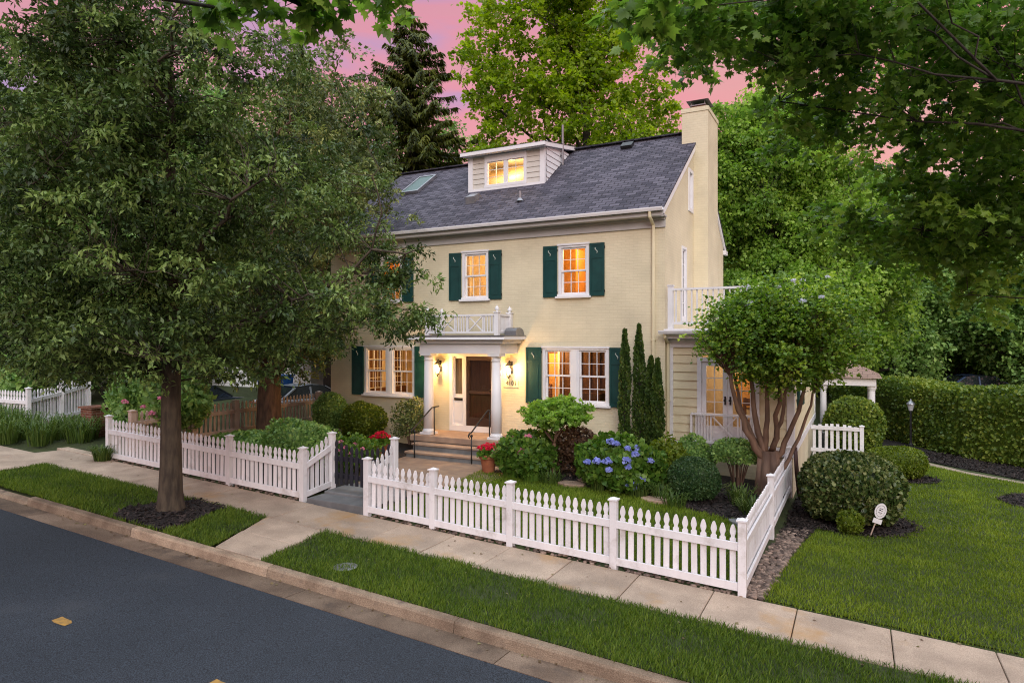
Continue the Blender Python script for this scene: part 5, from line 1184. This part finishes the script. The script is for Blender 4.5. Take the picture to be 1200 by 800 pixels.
# ------------------------------------------------------------------ trees
FW = np.array([-.4655,.885,0]); RT = np.array([.885,.4655,0])      # depth and width of the street view, for spreading crowns
def bez(p0, p1, p2, n): return [p0*(1-t)**2+p1*2*t*(1-t)+p2*t*t for t in np.linspace(0,1,n)]
def tree(name, label, cat, base, trunk, blobs, nlimb, per, leaf, clump, m, bark, tmpl=LEAF, w=1., group=None, droop=.0, gap=0, flat=.6, twig=.012, sub=None, extra=None, seed=1, limb_r=.33, tv=.18, lk_=.012):
    """trunk: [(x,y,z,r)] from the base; blobs: (centre, radii, clumps) ellipsoids of leaf clumps, all relative to base"""
    global rng
    rng = np.random.default_rng(seed); random.seed(seed)
    base = np.array(base, float); r = empty(name, tuple(base), label, cat, group)
    C = []
    for c, rad, n in blobs:
        c = np.array(c, float); k = 0
        D = rand_dirs(n*3); q = rng.random(n*3)**(1/2.4); P = D*q[:,None]*np.array(rad)
        P *= (1+.22*pn(D*2.2,1.,seed)+.12*pn(D*5,1.,seed+3))[:,None]; P = P@np.array([RT,FW,[0,0,1]])+c
        if gap: P = P[pn(P,1.5/np.mean(rad)*2.2,seed+1)+.6*pn(P,4.5/np.mean(rad)*2,seed+2) > gap-.45]
        C.append(P[:n])
    C = np.concatenate(C)
    tr = np.array([t[:3] for t in trunk], float); trr = [t[3] for t in trunk]
    mb = MB(); mb.tube([tuple(p) for p in tr], trr, 14)
    fl = tr[0]
    node = []; nrad = []
    for i in range(len(tr)-1):
        for t in np.linspace(0,1,8,endpoint=False): node.append(tr[i]*(1-t)+tr[i+1]*t); nrad.append(trr[i]*(1-t)+trr[i+1]*t)
    node.append(tr[-1]); nrad.append(trr[-1]); ntr = len(node)
    # limbs reach for well-spread clumps
    idx = [int(rng.integers(len(C)))]; dm = np.linalg.norm(C-C[idx[0]],axis=1)
    for _ in range(nlimb-1): i = int(dm.argmax()); idx.append(i); dm = np.minimum(dm, np.linalg.norm(C-C[i],axis=1))
    zlo = extra.get('fork', tr[-1][2]*.35) if extra else tr[-1][2]*.35
    TN = np.array(node[:ntr]); 
    for q_, i in enumerate(idx):
        T = C[i]; hd = np.linalg.norm(TN[:,:2]-T[:2],axis=1); want = T[2]-hd*.75
        cost = np.abs(TN[:,2]-np.clip(want, zlo, tr[-1][2])); j = int(cost.argmin()); S0 = TN[j]; rr = nrad[j]
        if q_ >= max(5, nlimb//3):      # later limbs fork off earlier ones
            NN = np.array(node); dd = np.linalg.norm(NN-T,axis=1)+np.maximum(0,NN[:,2]-T[2]+.1)*1.5+np.where(np.array(nrad) < .012,.6,0)*np.linalg.norm(T-S0); dd[NN[:,2] < zlo] += 9
            j = int(dd.argmin()); S0 = NN[j]; rr = nrad[j]*1.25
        ctrl = S0*.45+T*.55; ctrl[2] = S0[2]+(T[2]-S0[2])*.72; ctrl += rng.normal(0,.06,3)*np.linalg.norm(T-S0)
        pts = bez(S0, ctrl, T, 9); r0 = min(rr*.62, max(limb_r*rr, lk_*np.linalg.norm(T-S0))+.01)
        for k in range(1,8): pts[k] = pts[k]+rng.normal(0,.024,3)*np.linalg.norm(T-S0)
        rs_ = [r0*(1-.85*k/8) for k in range(9)]; mb.tube([tuple(p) for p in pts], rs_, 7)
        for k in range(1,9): node.append(pts[k]); nrad.append(rs_[k])
    NA = np.array(node); used = np.zeros(len(node))
    # twigs to every clump
    for i in range(len(C)):
        d = np.linalg.norm(NA-C[i],axis=1); d += np.maximum(0, NA[:,2]-C[i][2])*.8+used*clump*.22; j = int(d.argmin()); used[j] += 1; a = NA[j]; b = C[i]; l = np.linalg.norm(b-a)
        if l < .05: continue
        mid = (a+b)/2+rng.normal(0,.08,3)*l+np.array([0,0,.06*l]); r0 = min(nrad[j]*.6, twig*(.8+l*.35))
        mb.tube([tuple(a),tuple(mid),tuple(b)],[r0,r0*.7,r0*.3],4,False)
    if extra and 'flare' in extra:
        f = extra['flare']; mb.tube([(0,0,-.25),(0,0,0),(.01,0,f*.8)],[trr[0]*1.45,trr[0]*1.25,trr[0]*.99],14)
    mb.build('trunk', bark, r, smooth=True)
    # leaves along short shoots in each clump
    n = len(C)*per; ci = np.repeat(np.arange(len(C)),per); ns = max(3, per//9)
    sh = rand_dirs(len(C)*ns).reshape(len(C),ns,3)*np.array([1,1,flat]); s_i = rng.integers(0,ns,n); t = rng.random(n)**.7
    csz = clump*rng.uniform(.7,1.3,len(C))
    P = C[ci]+sh[ci,s_i]*(t*csz[ci])[:,None]+rng.normal(0,.12,(n,3))*clump*np.array([1,1,flat]); P[:,2] -= droop*clump*t*t
    D = sh[ci,s_i]*.7+rand_dirs(n)*.8+np.array([0,0,-droop*.8]); U = np.array([0,0,1])*.9+rand_dirs(n)*.75
    ct = rng.normal(0,tv,len(C))
    V, k = leaf_arrays(P, D, U, leaf*rng.uniform(.6,1.25,n), tmpl[0], tmpl[1], np.full(n,w))
    leaf_mesh('crown', [(V,k,tmpl[1],.48+ct[ci]+rng.normal(0,.17,n))], m, r)
    return r
def T(lat, dep, z): v = RT*lat+FW*dep; return (v[0], v[1], z)

# the big street tree in the left verge
tree('oak_tree', 'large dark street tree in the left verge, trunk ringed with mulch', 'tree', (-10.63,7.39,sx(-10.6)),
     [(0,0,-.2,.29),(0,0,.0,.26),(0,0,.12,.225),(0,0,.35,.20),(.01,0,.8,.18),(.01,0,1.8,.16),(.0,.02,3.0,.15),(-.05,.03,4.5,.11),(0,0,6.5,.07),(0,0,8.6,.03)],
     [(T(-.2,0,6.0),(2.9,2.9,3.6),610),(T(-2.4,.2,5.4),(2.4,2.6,3.1),310),(T(1.7,.4,5.3),(1.9,2.1,2.5),140),(T(2.7,.3,3.6),(1.6,1.3,.75),46),(T(3.8,.8,4.5),(.75,.7,.45),18),(T(3.9,.5,3.3),(.8,.7,.35),14),(T(-.5,.3,3.0),(3.1,2.6,.8),230),(T(-.7,0,8.6),(2.4,2.6,1.7),150)],
     46, 84, .105, .34, L['oak'], M['bark'], LEAF, .44, droop=.35, gap=.44, tv=.27, extra={'fork':2.4}, seed=11, twig=.011)
# forked tree in the yard
tree('oak_tree', 'forked reddish-trunked tree behind the left fence near the house corner', 'tree', (-14.9,13.4,.55),
     [(0,0,-.2,.42),(0,0,.1,.36),(0,0,1.1,.32),(.05,0,1.9,.30),(.1,.1,3.2,.2),(.1,.1,5.5,.13),(.1,.1,8.5,.05)],
     [(T(-.3,.2,6.0),(4.2,2.4,3.2),480),(T(-.2,0,3.1),(2.7,1.9,.9),220),(T(1.3,.1,3.3),(1.1,1.2,1.5),44),(T(1.0,0,8.0),(2.5,2.4,2.4),170)],
     38, 70, .125, .40, L['oak2'], M['bark2'], LEAF, .46, droop=.35, gap=.44, tv=.26, extra={'fork':1.7}, seed=12, limb_r=.5)
# crape myrtle: several stems from one foot
cm = empty('crape_myrtle', (-1.66,14.75,gz(-1.66,14.75)), 'multi-stemmed crape myrtle with a round green crown by the sunroom doors', 'tree')
rng = np.random.default_rng(21); random.seed(21)
mb = MB(); tips = []
for k in range(6):
    a = k*1.05+.3; mb.tube([(.20*cos(a),.17*sin(a),-.2),(.15*cos(a),.13*sin(a),.3),(.12*cos(a),.10*sin(a),.95)],[.13,.115,.09],10)
stems = [(a*.72+.1,b,c,d*.8,e) for a,b,c,d,e in [(-1.35,-.1,2.55,.10,1.0),(-.65,.1,2.75,.10,1.1),(-.25,-.15,2.85,.085,1.2),(.35,.15,2.8,.09,1.0),(.85,-.2,2.6,.085,.95),(1.35,.2,2.15,.065,.6),(.2,-.4,2.6,.07,1.25),(-1.0,.3,2.6,.07,1.1)]]
for lx, dp, z, rr, z0 in stems:
    p0 = np.array([.06*np.sign(lx),0,z0-.3]); p2 = np.array(T(lx,dp*1.2,z)); c = p0*.5+p2*.5; c[2] = z0+.35; c[:2] = p0[:2]*.35+p2[:2]*.65
    pts = bez(p0,c,p2,10); pts = [p+rng.normal(0,.018,3) for p in pts]; mb.tube([tuple(p) for p in pts],[rr*(1-.55*i/9) for i in range(10)],9); tips.append((p2,rr*.45))
NA = np.array([t[0] for t in tips]); C = []
D = rand_dirs(1400); q = rng.random(1400)**(1/2.6); P = D*q[:,None]*np.array([1.62,1.25,1.12]); P *= (1+.22*pn(D*2.5,1.,4)+.2*pn(D*6,1,5))[:,None]; P[:,2] += .1*np.abs(P[:,0])*-.35
P = P@np.array([RT,FW,[0,0,1]])+np.array(T(.24,-.05,3.45)); P = P[P[:,2] > 2.3][:1000]
for b in P:
    d = np.linalg.norm(NA-b,axis=1); j = int(d.argmin()); a = NA[j]; mid = (a+b)/2+np.array([0,0,.1*np.linalg.norm(b-a)])
    mb.tube([tuple(a),tuple(mid),tuple(b)],[.014,.009,.004],4,False)
mb.build('trunk', M['bark3'], cm, smooth=True)
per = 44; n = len(P)*per; ci = np.repeat(np.arange(len(P)),per); sh = rand_dirs(len(P)*5).reshape(-1,5,3); s_i = rng.integers(0,5,n); t = rng.random(n)
Q = P[ci]+sh[ci,s_i]*(t*.38)[:,None]+rng.normal(0,.03,(n,3)); V, k = leaf_arrays(Q, sh[ci,s_i]*.7+rand_dirs(n)*.7, np.array([0,0,.9])+rand_dirs(n)*.7, .075*rng.uniform(.6,1.25,n), LEAF[0], LEAF[1], np.full(n,.95))
ct = rng.normal(0,.18,len(P)); leaf_mesh('crown', [(V,k,LEAF[1],.5+ct[ci]+rng.normal(0,.16,n))], L['myrtle'], cm)
fl_ = [p for p in P if p[2] > 3.75 and np.dot(p,FW) < .2]
blooms(cm, [tuple(fl_[i]+np.array([0,0,.12])-FW*.1) for i in rng.choice(len(fl_),20,replace=False)], .10, L['whitefl'], 26)
# the small umbrella-shaped tree in the front bed
um = (-6.15,13.7,gz(-6.15,13.7))
tree('small_tree', 'small umbrella-shaped tree with a bare stem in the front bed under the right window', 'tree', um,
     [(0,0,-.05,.05),(.0,0,.35,.045),(.03,0,.8,.04)], [(T(0,0,1.42),(.86,.62,.26),150),(T(.1,0,1.62),(.55,.45,.2),60)], 9, 46, .075, .16, L['mid'], M['bark3'], LEAF, 1.15, seed=23, twig=.006, extra={'fork':.5}, limb_r=.5)
# overhanging maple: trunk outside the picture to the right
mt = (4.9,7.35,sx(4.9))
def boughs(lst): return [(tuple(np.array(T(l,d,z))-np.array(mt)*np.array([1,1,0])), rad, n) for l, d, z, rad, n in lst]
tree('maple_tree', 'dark maple whose leafy boughs hang over the upper right corner', 'tree', mt,
     [(0,0,-.3,.40),(0,0,.4,.32),(0,0,3,.27),(-.2,.1,5.5,.2),(-.4,.3,8,.12),(-.5,.4,10.5,.05)],
     boughs([(4.2,6.6,6.9,(1.9,1.5,.8),170),(2.8,6.5,6.95,(1.35,1.1,.5),95),(5.6,7.5,6.1,(1.5,1.5,1.2),170),(5.7,8.2,5.1,(1.3,1.2,.6),60),(5.0,8.6,5.3,(.95,1.0,.5),32),(3.5,7.8,6.25,(.85,.9,.35),24),(1.75,6.0,6.55,(.5,.6,.25),16),(6.3,8.5,5.4,(1.2,1.2,1.6),90)]),
     24, 54, .085, .33, L['maple'], M['barkd'], MAPLE, 1., droop=.45, seed=31, extra={'fork':4.}, flat=.5, twig=.006, limb_r=.03, lk_=.0024)
# a second bough tree across the street whose branch tips hang in at the top edge
ot = (-6.2,-3.6,sx(-6.2)-.1)
def b2(lst): return [(tuple(np.array(T(l,d,z))-np.array(ot)*np.array([1,1,0])), rad, n) for l, d, z, rad, n in lst]
tree('maple_tree', 'maple standing behind the viewer whose branch tips hang in at the top edge', 'tree', ot,
     [(0,0,-.3,.36),(0,0,.4,.30),(0,0,3,.25),(.2,.3,5.5,.18),(.4,.6,8.5,.08)],
     b2([(-1.85,5.0,5.95,(.75,.5,.22),17),(-1.2,5.0,6.05,(.4,.4,.14),7),(1.05,5.2,5.98,(.30,.4,.12),7)]),
     6, 26, .125, .26, L['maple'], M['barkd'], MAPLE, 1., droop=.5, seed=33, extra={'fork':5.2}, flat=.5, twig=.008)
# behind the house: spruce, bright maple and others
def spruce(label, base, H_, R_, m, seed, group=None):
    global rng
    rng = np.random.default_rng(seed); random.seed(seed)
    r = empty('spruce_tree', base, label, 'tree', group); mb = MB(); mb.tube([(0,0,-.3),(0,0,H_*.5),(0,0,H_)],[.36,.22,.02],10); Ps = []; Ds = []; Ts = []; Us = []
    z = H_*.12
    while z < H_*.985:
        f = (H_-z)/H_; nb = max(3,int(4+4*f))
        for k in range(nb):
            a = rng.uniform(0,6.283); ln = R_*(f**.8)*rng.uniform(.65,1.12)+.15; d = np.array([cos(a),sin(a),0]); tt = np.linspace(0,1,7)
            pts = [np.array([0,0,z])+d*ln*t+np.array([0,0,(-.42*math.sin(t*2.2)+.25*t*t)*ln*.5*(.5+f)]) for t in tt]; mb.tube([tuple(p) for p in pts],[.05*f*(1-.8*t)+.008 for t in tt],4,False)
            ns = int(40+ln*52); t = rng.random(ns)**.75; i0 = np.minimum((t*6).astype(int),5); fr_ = t*6-i0; A = np.array(pts); B = A[i0]*(1-fr_)[:,None]+A[i0+1]*fr_[:,None]
            side = np.array([-d[1],d[0],0]); lat = rng.normal(0,.24,ns)*(.45+ln*.24)*(1.15-t); B = B+side*lat[:,None]; c0 = rng.normal(0,.14)
            B[:,2] -= np.abs(lat)*.4; Ps.append(B); Ds.append(d*.55+side*np.sign(lat)[:,None]*.45+np.array([0,0,-.75])+rand_dirs(ns)*.4); Us.append(np.array([0,0,1])+d*.4+rand_dirs(ns)*.6); Ts.append(.45+c0+rng.normal(0,.18,ns))
        z += H_*.015*rng.uniform(.4,1.6)
    mb.build('trunk', M['barkd'], r); P = np.concatenate(Ps); n = len(P); V, k = leaf_arrays(P, np.concatenate(Ds), np.concatenate(Us), .36*rng.uniform(.55,1.2,n), NEED[0], NEED[1], np.full(n,.26))
    leaf_mesh('crown', [(V,k,NEED[1],np.concatenate(Ts))], m, r); return r
spruce('tall dark spruce with drooping branches behind the left end of the roof', (-21.6,29.3,.3), 21.6, 7.4, L['spruce'], 41)
spruce('second dark conifer further left behind the street tree', (-29.0,28.5,.4), 20.5, 6.0, L['spruce'], 42)
tree('bright_maple', 'bright yellow-green maple with open branches towering behind the dormer', 'tree', (-13.2,33.4,-.2),
     [(0,0,-.3,.5),(0,0,2,.42),(0,0,7,.36),(.2,0,12,.26),(.2,0,18,.13),(0,0,23,.04)],
     [(T(1.0,0,17.0),(4.4,3.6,5.0),350),(T(-3.2,.3,18.0),(3.6,3.0,4.4),150),(T(-4.2,0,12.6),(3.4,2.4,2.6),85),(T(2.4,.3,12.4),(4.0,3.2,2.6),190),(T(-1,0,22.0),(5.0,3.4,2.6),190)],
     40, 66, .20, .75, L['bright'], M['barkd'], BROAD, 1.1, droop=.25, gap=.36, seed=51, extra={'fork':6}, twig=.02, limb_r=.45, tv=.2)
tree('green_tree', 'full mid-green tree directly behind the chimney side of the house', 'tree', (-3.3,33.0,-.4),
     [(0,0,-.3,.42),(0,0,2,.36),(0,0,6,.28),(0,0,11,.13),(0,0,14.5,.04)],
     [(T(0,0,8.4),(4.4,3.4,5.4),1050),(T(-1.8,0,12.4),(2.6,2.4,2.6),220),(T(3.6,.5,7.2),(2.8,2.6,4.4),320),(T(.5,0,14.0),(2.4,2.4,2.0),110)],
     34, 110, .17, .75, L['mid'], M['barkd'], LEAF, .8, droop=.6, gap=.3, tv=.28, seed=52, extra={'fork':3}, twig=.018)
WG = 'trees of the wood behind the gardens'
wood = [ (-21.4,22.8,16.5,3.6,'oak2','olive tree standing between the street tree and the spruce'), (.2,39.5,13.5,4.6,'deep','dark green tree right of the full tree behind the house'), (5.3,46.0,12.5,5.0,'mid','light green tree above the middle of the long hedge'), (8.9,41.5,11.5,4.6,'deep','dark tree above the right end of the long hedge'),
         (11.5,52.0,15,5.5,'mid','tall green tree at the right edge behind the dark ones'), (2.5,58.0,19,6.5,'mid','tall pale green tree far behind the lamp post'), (-8.5,48.0,19.5,6.0,'deep','tall dark tree far behind the chimney'),
         (-29,38.0,23,6.5,'deep','dark tree far behind the spruce'), (-33.5,25.5,20,6.0,'deep','dark tree behind the garage at left'), (-34.0,18.2,20,5.8,'oak','dense olive tree behind the far left fence'),
         (-29.0,13.0,11.5,4.6,'deep','dark tree overhanging the far left fence'), (-33,9.5,18,5.2,'oak','olive tree cut by the left edge of the photo'), (-40.5,30.0,24,7.5,'deep','tall dark tree at the back of the left garden'),(-19.5,47,15,6,'mid','green tree low behind the bright maple'),(18,44,14,6,'deep','dark tree beyond the right edge of the hedge')]
for i, (x, y, h, rr, mm, lab) in enumerate(wood):
    tree('broadleaf_tree', lab, 'tree', (x,y,.2 if x < -15 else -.4), [(0,0,-.3,.34),(0,0,h*.2,.28),(0,0,h*.5,.2),(.1,0,h*.9,.04)],
         [(T(0,0,h*.60),(rr*.92,rr*.8,h*.38),420),(T(-rr*.4,.3,h*.40),(rr*.7,rr*.6,h*.24),150),(T(rr*.45,0,h*.36),(rr*.65,rr*.6,h*.24),150)], 22, 84, .20, .9, L[mm], M['barkd'], LEAF, .85, WG, .5, .18, seed=60+i, extra={'fork':h*.14}, twig=.02)
# understorey in the wood
US = [(3.2,52,3.4,3.6),(7.5,50,3.4,3.4),(12.5,46,3.2,3.4),(.0,47,3.0,3.0),(-3.5,44,3.2,3.4),(17,40,3.4,3.0),(-30,20,2.8,3.4),(-26.5,13.2,2.0,2.6),(-31.5,15,2.6,3.2),(-25,11.6,1.4,1.9),(-29,10.8,1.8,2.3)]
for i, (x, y, rr, hh) in enumerate(US):
    shrub('understorey_bush', ['wide dark bush in the shade far behind the hedge','dark bush behind the parked car beyond the hedge','dark bush at the right end beyond the hedge','dark bush behind the rear porch','dark bush under the full tree behind the house','dark bush past the right edge beyond the hedge','big dark bush in the left garden behind the neighbour fence','leafy dark bush behind the corner of the far left fence','dark bush under the trees left of the brick house','low dark bush right behind the slats of the far left fence','dark bush behind the far left fence at the photo edge'][i], 'shrub', (x,y,G(x,y)+hh*.5), (rr,rr*.8,hh*.62), 2600, .30 if y > 30 else .2, L['deep'], BROAD, depth=.12, lumpy=.25, group='dark understorey bushes')
# ------------------------------------------------------------------ neighbours and cars
nb = empty('brick_house', (-29.5,27.5,.6), 'red brick neighbour house with a white porch, mostly hidden by the left trees', 'house')
mb = MB(); mb.box(-5,5,0,7,-.8,6.2); mb.add([(-5,0,6.2),(5,0,6.2),(5,7,6.2),(-5,7,6.2),(-5,3.5,9),(5,3.5,9)],[(0,3,4),(1,5,2)]); mb.build('wall', M['redbrick'], nb)
mb = MB(); 
for y0,y1 in ((-.4,3.5),(7.4,3.5)): mb.add([(-5.3,y0,5.95),(5.3,y0,5.95),(5.3,y1,9.1),(-5.3,y1,9.1)],[(0,1,2,3)])
mb.build('roof', M['tan_shingle'], nb)
for x in (-3.5,-1,1.5,4):
    for z in (1.2,4):
        mb = MB(); mb.box(x-.55,x+.55,-.05,.05,z-.1,z+1.5); w = mb.build('window', M['white'], nb); mb = MB(); mb.box(x-.45,x+.45,-.06,-.052,z,z+1.4); mb.build('pane', M['darkglass'], w)
mb = MB(); mb.box(-4.6,1.5,-2.6,-.01,2.7,2.95); 
for k in range(24): mb.box(-4.5+.25*k,-4.46+.25*k,-2.5,-2.46,.0,.75)
mb.box(-4.6,1.5,-2.54,-2.42,.752,.81); mb.build('porch', M['white'], nb)
for x in (-4.4,-1.6,1.3):
    mb = MB(); mb.lathe([(.12,-.6),(.12,.1),(.09,.15),(.09,2.6),(.13,2.69)],(x,-2.48,0),14); mb.build('porch_column', M['white'], nb)
ga = empty('garage', (-26.0,22.8,.6), 'white boarded garage with a divided window behind the weathered fence', 'garage', None, R(14))
mb = MB(); lap(mb,-2.8,2.8,-.6,2.9,0,.18); mb.box(-2.8,2.8,.002,5,-.6,2.9); mb.add([(-2.8,0,2.9),(2.8,0,2.9),(0,0,4.6),(-2.8,5,2.9),(2.8,5,2.9),(0,5,4.6)],[(0,1,2),(4,3,5)]); mb.build('wall', M['white'], ga)
mb = MB(); mb.quad((-3,-.3,2.8),(0,-.3,4.65),(0,5.3,4.65),(-3,5.3,2.8)); mb.quad((0,-.3,4.65),(3,-.3,2.8),(3,5.3,2.8),(0,5.3,4.65)); mb.build('roof', M['shingle'], ga)
mb = MB(); sash_mb(mb,-.75,.75,.9,2.0,-.08,4,3,.07,.04); wn = mb.build('window', M['white'], ga); mb = MB(); mb.box(-.7,.7,-.045,-.035,.95,1.95); mb.build('pane', M['darkglass'], wn)
bn = empty('storage_bin', (-22.3,20.4,.72), 'blue plastic bin behind the weathered fence', 'bin')
mb = MB(); mb.add([(-.5,-.4,0),(.5,-.4,0),(.5,.4,0),(-.5,.4,0),(-.6,-.5,1.1),(.6,-.5,1.1),(.6,.5,1.1),(-.6,.5,1.1)],[(3,2,1,0),(4,5,6,7),(0,1,5,4),(1,2,6,5),(2,3,7,6),(3,0,4,7)]); mb.build('bin_body', M['tarp'], bn, bevel=.04)
mb = MB(); mb.box(-.64,.64,-.54,.54,1.103,1.17); mb.build('bin_lid', M['tarp'], bn, bevel=.02)
def car(label, loc, rz, paint):
    r = empty('parked_car', loc, label, 'car', None, rz)
    # side outline, extruded with tumblehome
    low = [(-2.2,.35),(-2.25,.62),(-2.15,.88),(-1.6,.95),(1.0,.93),(1.9,.82),(2.2,.66),(2.22,.38)]; top = [(-1.75,.95),(-1.15,1.38),(-.5,1.46),(.25,1.42),(1.05,.94)]
    mb = MB(); mb.prism(low,(0,-.86,0),(1,0,0),(0,0,1),-1.72); mb.build('body', paint, r, bevel=.07)
    mb = MB(); n = len(top); v = [(x,-.80+(z-.95)*.35,z) for x, z in top]+[(x,.80-(z-.95)*.35,z) for x, z in top]
    mb.add(v,[tuple(range(n)),tuple(range(2*n-1,n-1,-1))]+[(i,n+i,n+i+1,i+1) for i in range(n-1)]); mb.build('windows', M['carglass'], r)
    mb = MB(); mb.add([(-1.0,-.66,1.425),(-.5,-.62,1.475),(.2,-.62,1.44),(.2,.62,1.44),(-.5,.62,1.475),(-1.0,.66,1.425)],[(0,1,4,5),(1,2,3,4)])
    for y in (-1,1):
        mb.beam((-.45,.68*y,1.40),(-.45,.80*y,.95),.07,.03); mb.beam((.25,.66*y,1.40),(1.05,.80*y,.94),.06,.04); mb.beam((-1.1,.67*y,1.38),(-1.75,.80*y,.95),.10,.05)
    mb.build('roof_panel', paint, r)
    for x in (-1.4,1.35):
        for y in (-.84,.84):
            mb = MB(); mb.tube([(x,y-.1,.32),(x,y+.1,.32)],.32,20); w = mb.build('wheel', M['tyre'], r); mb = MB(); mb.tube([(x,y-.105,.32),(x,y+.105,.32)],.2,16); mb.build('rim', M['tin'], w)
    for y in (-.62,.62):
        mb = MB(); mb.box(2.12,2.235,y-.16,y+.16,.62,.74); mb.build('headlight', M['frosted'], r); mb = MB(); mb.box(-2.26,-2.18,y-.16,y+.16,.68,.82); mb.build('taillight', M['scar'], r)
M['scar'] = mat('tail_lamp', (.3,.01,.01), None, 3, .2)
car('dark blue car parked beyond the long hedge', (5.6,41.0,.15), R(20), M['car_blue'])
car('silver car behind the fence left of the house corner', (-20.2,20.4,.10), R(75), M['car_grey'])
car('charcoal car behind the rhododendron at left', (-23.6,17.6,.12), R(100), M['car_dark'])
# ------------------------------------------------------------------ light, sky, camera
SUN_EL, SUN_AZ = R(26), R(30)      # from the right behind the viewer
sd = Vector((sin(SUN_AZ)*cos(SUN_EL), -cos(SUN_AZ)*cos(SUN_EL), sin(SUN_EL)))
sl = bpy.data.lights.new('sun', 'SUN'); sl.energy = 1.7; sl.angle = R(30); sl.color = (1,.985,.95)
so = bpy.data.objects.new('sun', sl); COL.objects.link(so); so.rotation_euler = sd.to_track_quat('Z','Y').to_euler()
w = bpy.data.worlds.new('World'); S.world = w; w.use_nodes = True; nt = w.node_tree; nd = nt.nodes; lk = nt.links; nd.clear()
out = N(nd,'ShaderNodeOutputWorld'); sky = N(nd,'ShaderNodeTexSky'); sky.sky_type = 'NISHITA'; sky.sun_disc = False; sky.sun_elevation = SUN_EL; sky.sun_rotation = math.atan2(sd.x, sd.y)
b1 = N(nd,'ShaderNodeBackground'); b1.inputs[1].default_value = .12; lk.new(sky.outputs[0], b1.inputs[0])
tc = N(nd,'ShaderNodeTexCoord'); sp = N(nd,'ShaderNodeSeparateXYZ'); lk.new(tc.outputs['Generated'], sp.inputs[0])
mp = N(nd,'ShaderNodeMapping'); mp.inputs['Scale'].default_value = (2.2,2.2,7); lk.new(tc.outputs['Generated'], mp.inputs[0])
nz = N(nd,'ShaderNodeTexNoise'); nz.inputs['Scale'].default_value = 1.6; nz.inputs['Detail'].default_value = 7; nz.inputs['Distortion'].default_value = .6; lk.new(mp.outputs[0], nz.inputs['Vector'])
# sunset clouds: salmon low, rose, then mauve and pale grey overhead
ma = N(nd,'ShaderNodeMath', operation='MULTIPLY_ADD'); ma.inputs[1].default_value = .75; lk.new(nz.outputs['Fac'], ma.inputs[0])
az = N(nd,'ShaderNodeVectorMath', operation='DOT_PRODUCT'); az.inputs[1].default_value = (-.95,-.1,0); lk.new(tc.outputs['Generated'], az.inputs[0])
a2 = N(nd,'ShaderNodeMath', operation='MULTIPLY_ADD'); a2.inputs[1].default_value = .24; lk.new(az.outputs['Value'], a2.inputs[0]); lk.new(sp.outputs[2], a2.inputs[2]); lk.new(a2.outputs[0], ma.inputs[2])
rp = ramp(nd,[(.30,(1.0,.58,.44)),(.68,(.93,.38,.35)),(.86,(.86,.32,.39)),(.97,(.55,.34,.56)),(1.0,(.50,.40,.66))]); lk.new(ma.outputs[0], rp.inputs[0])
ze = N(nd,'ShaderNodeMapRange', interpolation_type='SMOOTHSTEP'); ze.inputs['From Min'].default_value = .48; ze.inputs['From Max'].default_value = .75; lk.new(sp.outputs[2], ze.inputs['Value'])
zm = N(nd,'ShaderNodeMix', data_type='RGBA'); lk.new(ze.outputs[0], zm.inputs[0]); lk.new(rp.outputs[0], zm.inputs[6]); zm.inputs[7].default_value = (2.0,2.25,2.5,1)
b2_ = N(nd,'ShaderNodeBackground'); b2_.inputs[1].default_value = 1.0; lk.new(zm.outputs[2], b2_.inputs[0])
mr = N(nd,'ShaderNodeMapRange'); mr.inputs['From Min'].default_value = .35; mr.inputs['From Max'].default_value = .62; mr.inputs['To Min'].default_value = .75; mr.inputs['To Max'].default_value = .97; lk.new(nz.outputs['Fac'], mr.inputs['Value'])
mx = N(nd,'ShaderNodeMixShader'); lk.new(mr.outputs[0], mx.inputs[0]); lk.new(b1.outputs[0], mx.inputs[1]); lk.new(b2_.outputs[0], mx.inputs[2]); lk.new(mx.outputs[0], out.inputs['Surface'])
cd = bpy.data.cameras.new('camera'); cd.sensor_width = 36; cd.lens = 36*770/1200; cd.shift_y = -2/1200; cd.clip_end = 2000; cd.clip_start = .05
co = bpy.data.objects.new('camera', cd); COL.objects.link(co); co.location = (0,0,3.4); co.rotation_euler = (R(90),0,R(27.74)); S.camera = co
vs = S.view_settings; vs.view_transform = 'Standard'; vs.look = 'None'; vs.exposure = .02; vs.gamma = 1; vs.use_curve_mapping = False
cy = S.cycles; S.render.engine = 'CYCLES'; cy.use_denoising = True; cy.max_bounces = 8; cy.diffuse_bounces = 3; cy.transparent_max_bounces = 8; cy.glossy_bounces = 3; cy.sample_clamp_indirect = 6; cy.caustics_reflective = False; cy.caustics_refractive = False
try: cy.denoising_prefilter = 'NONE'; cy.filter_width = 1.1
except Exception: pass
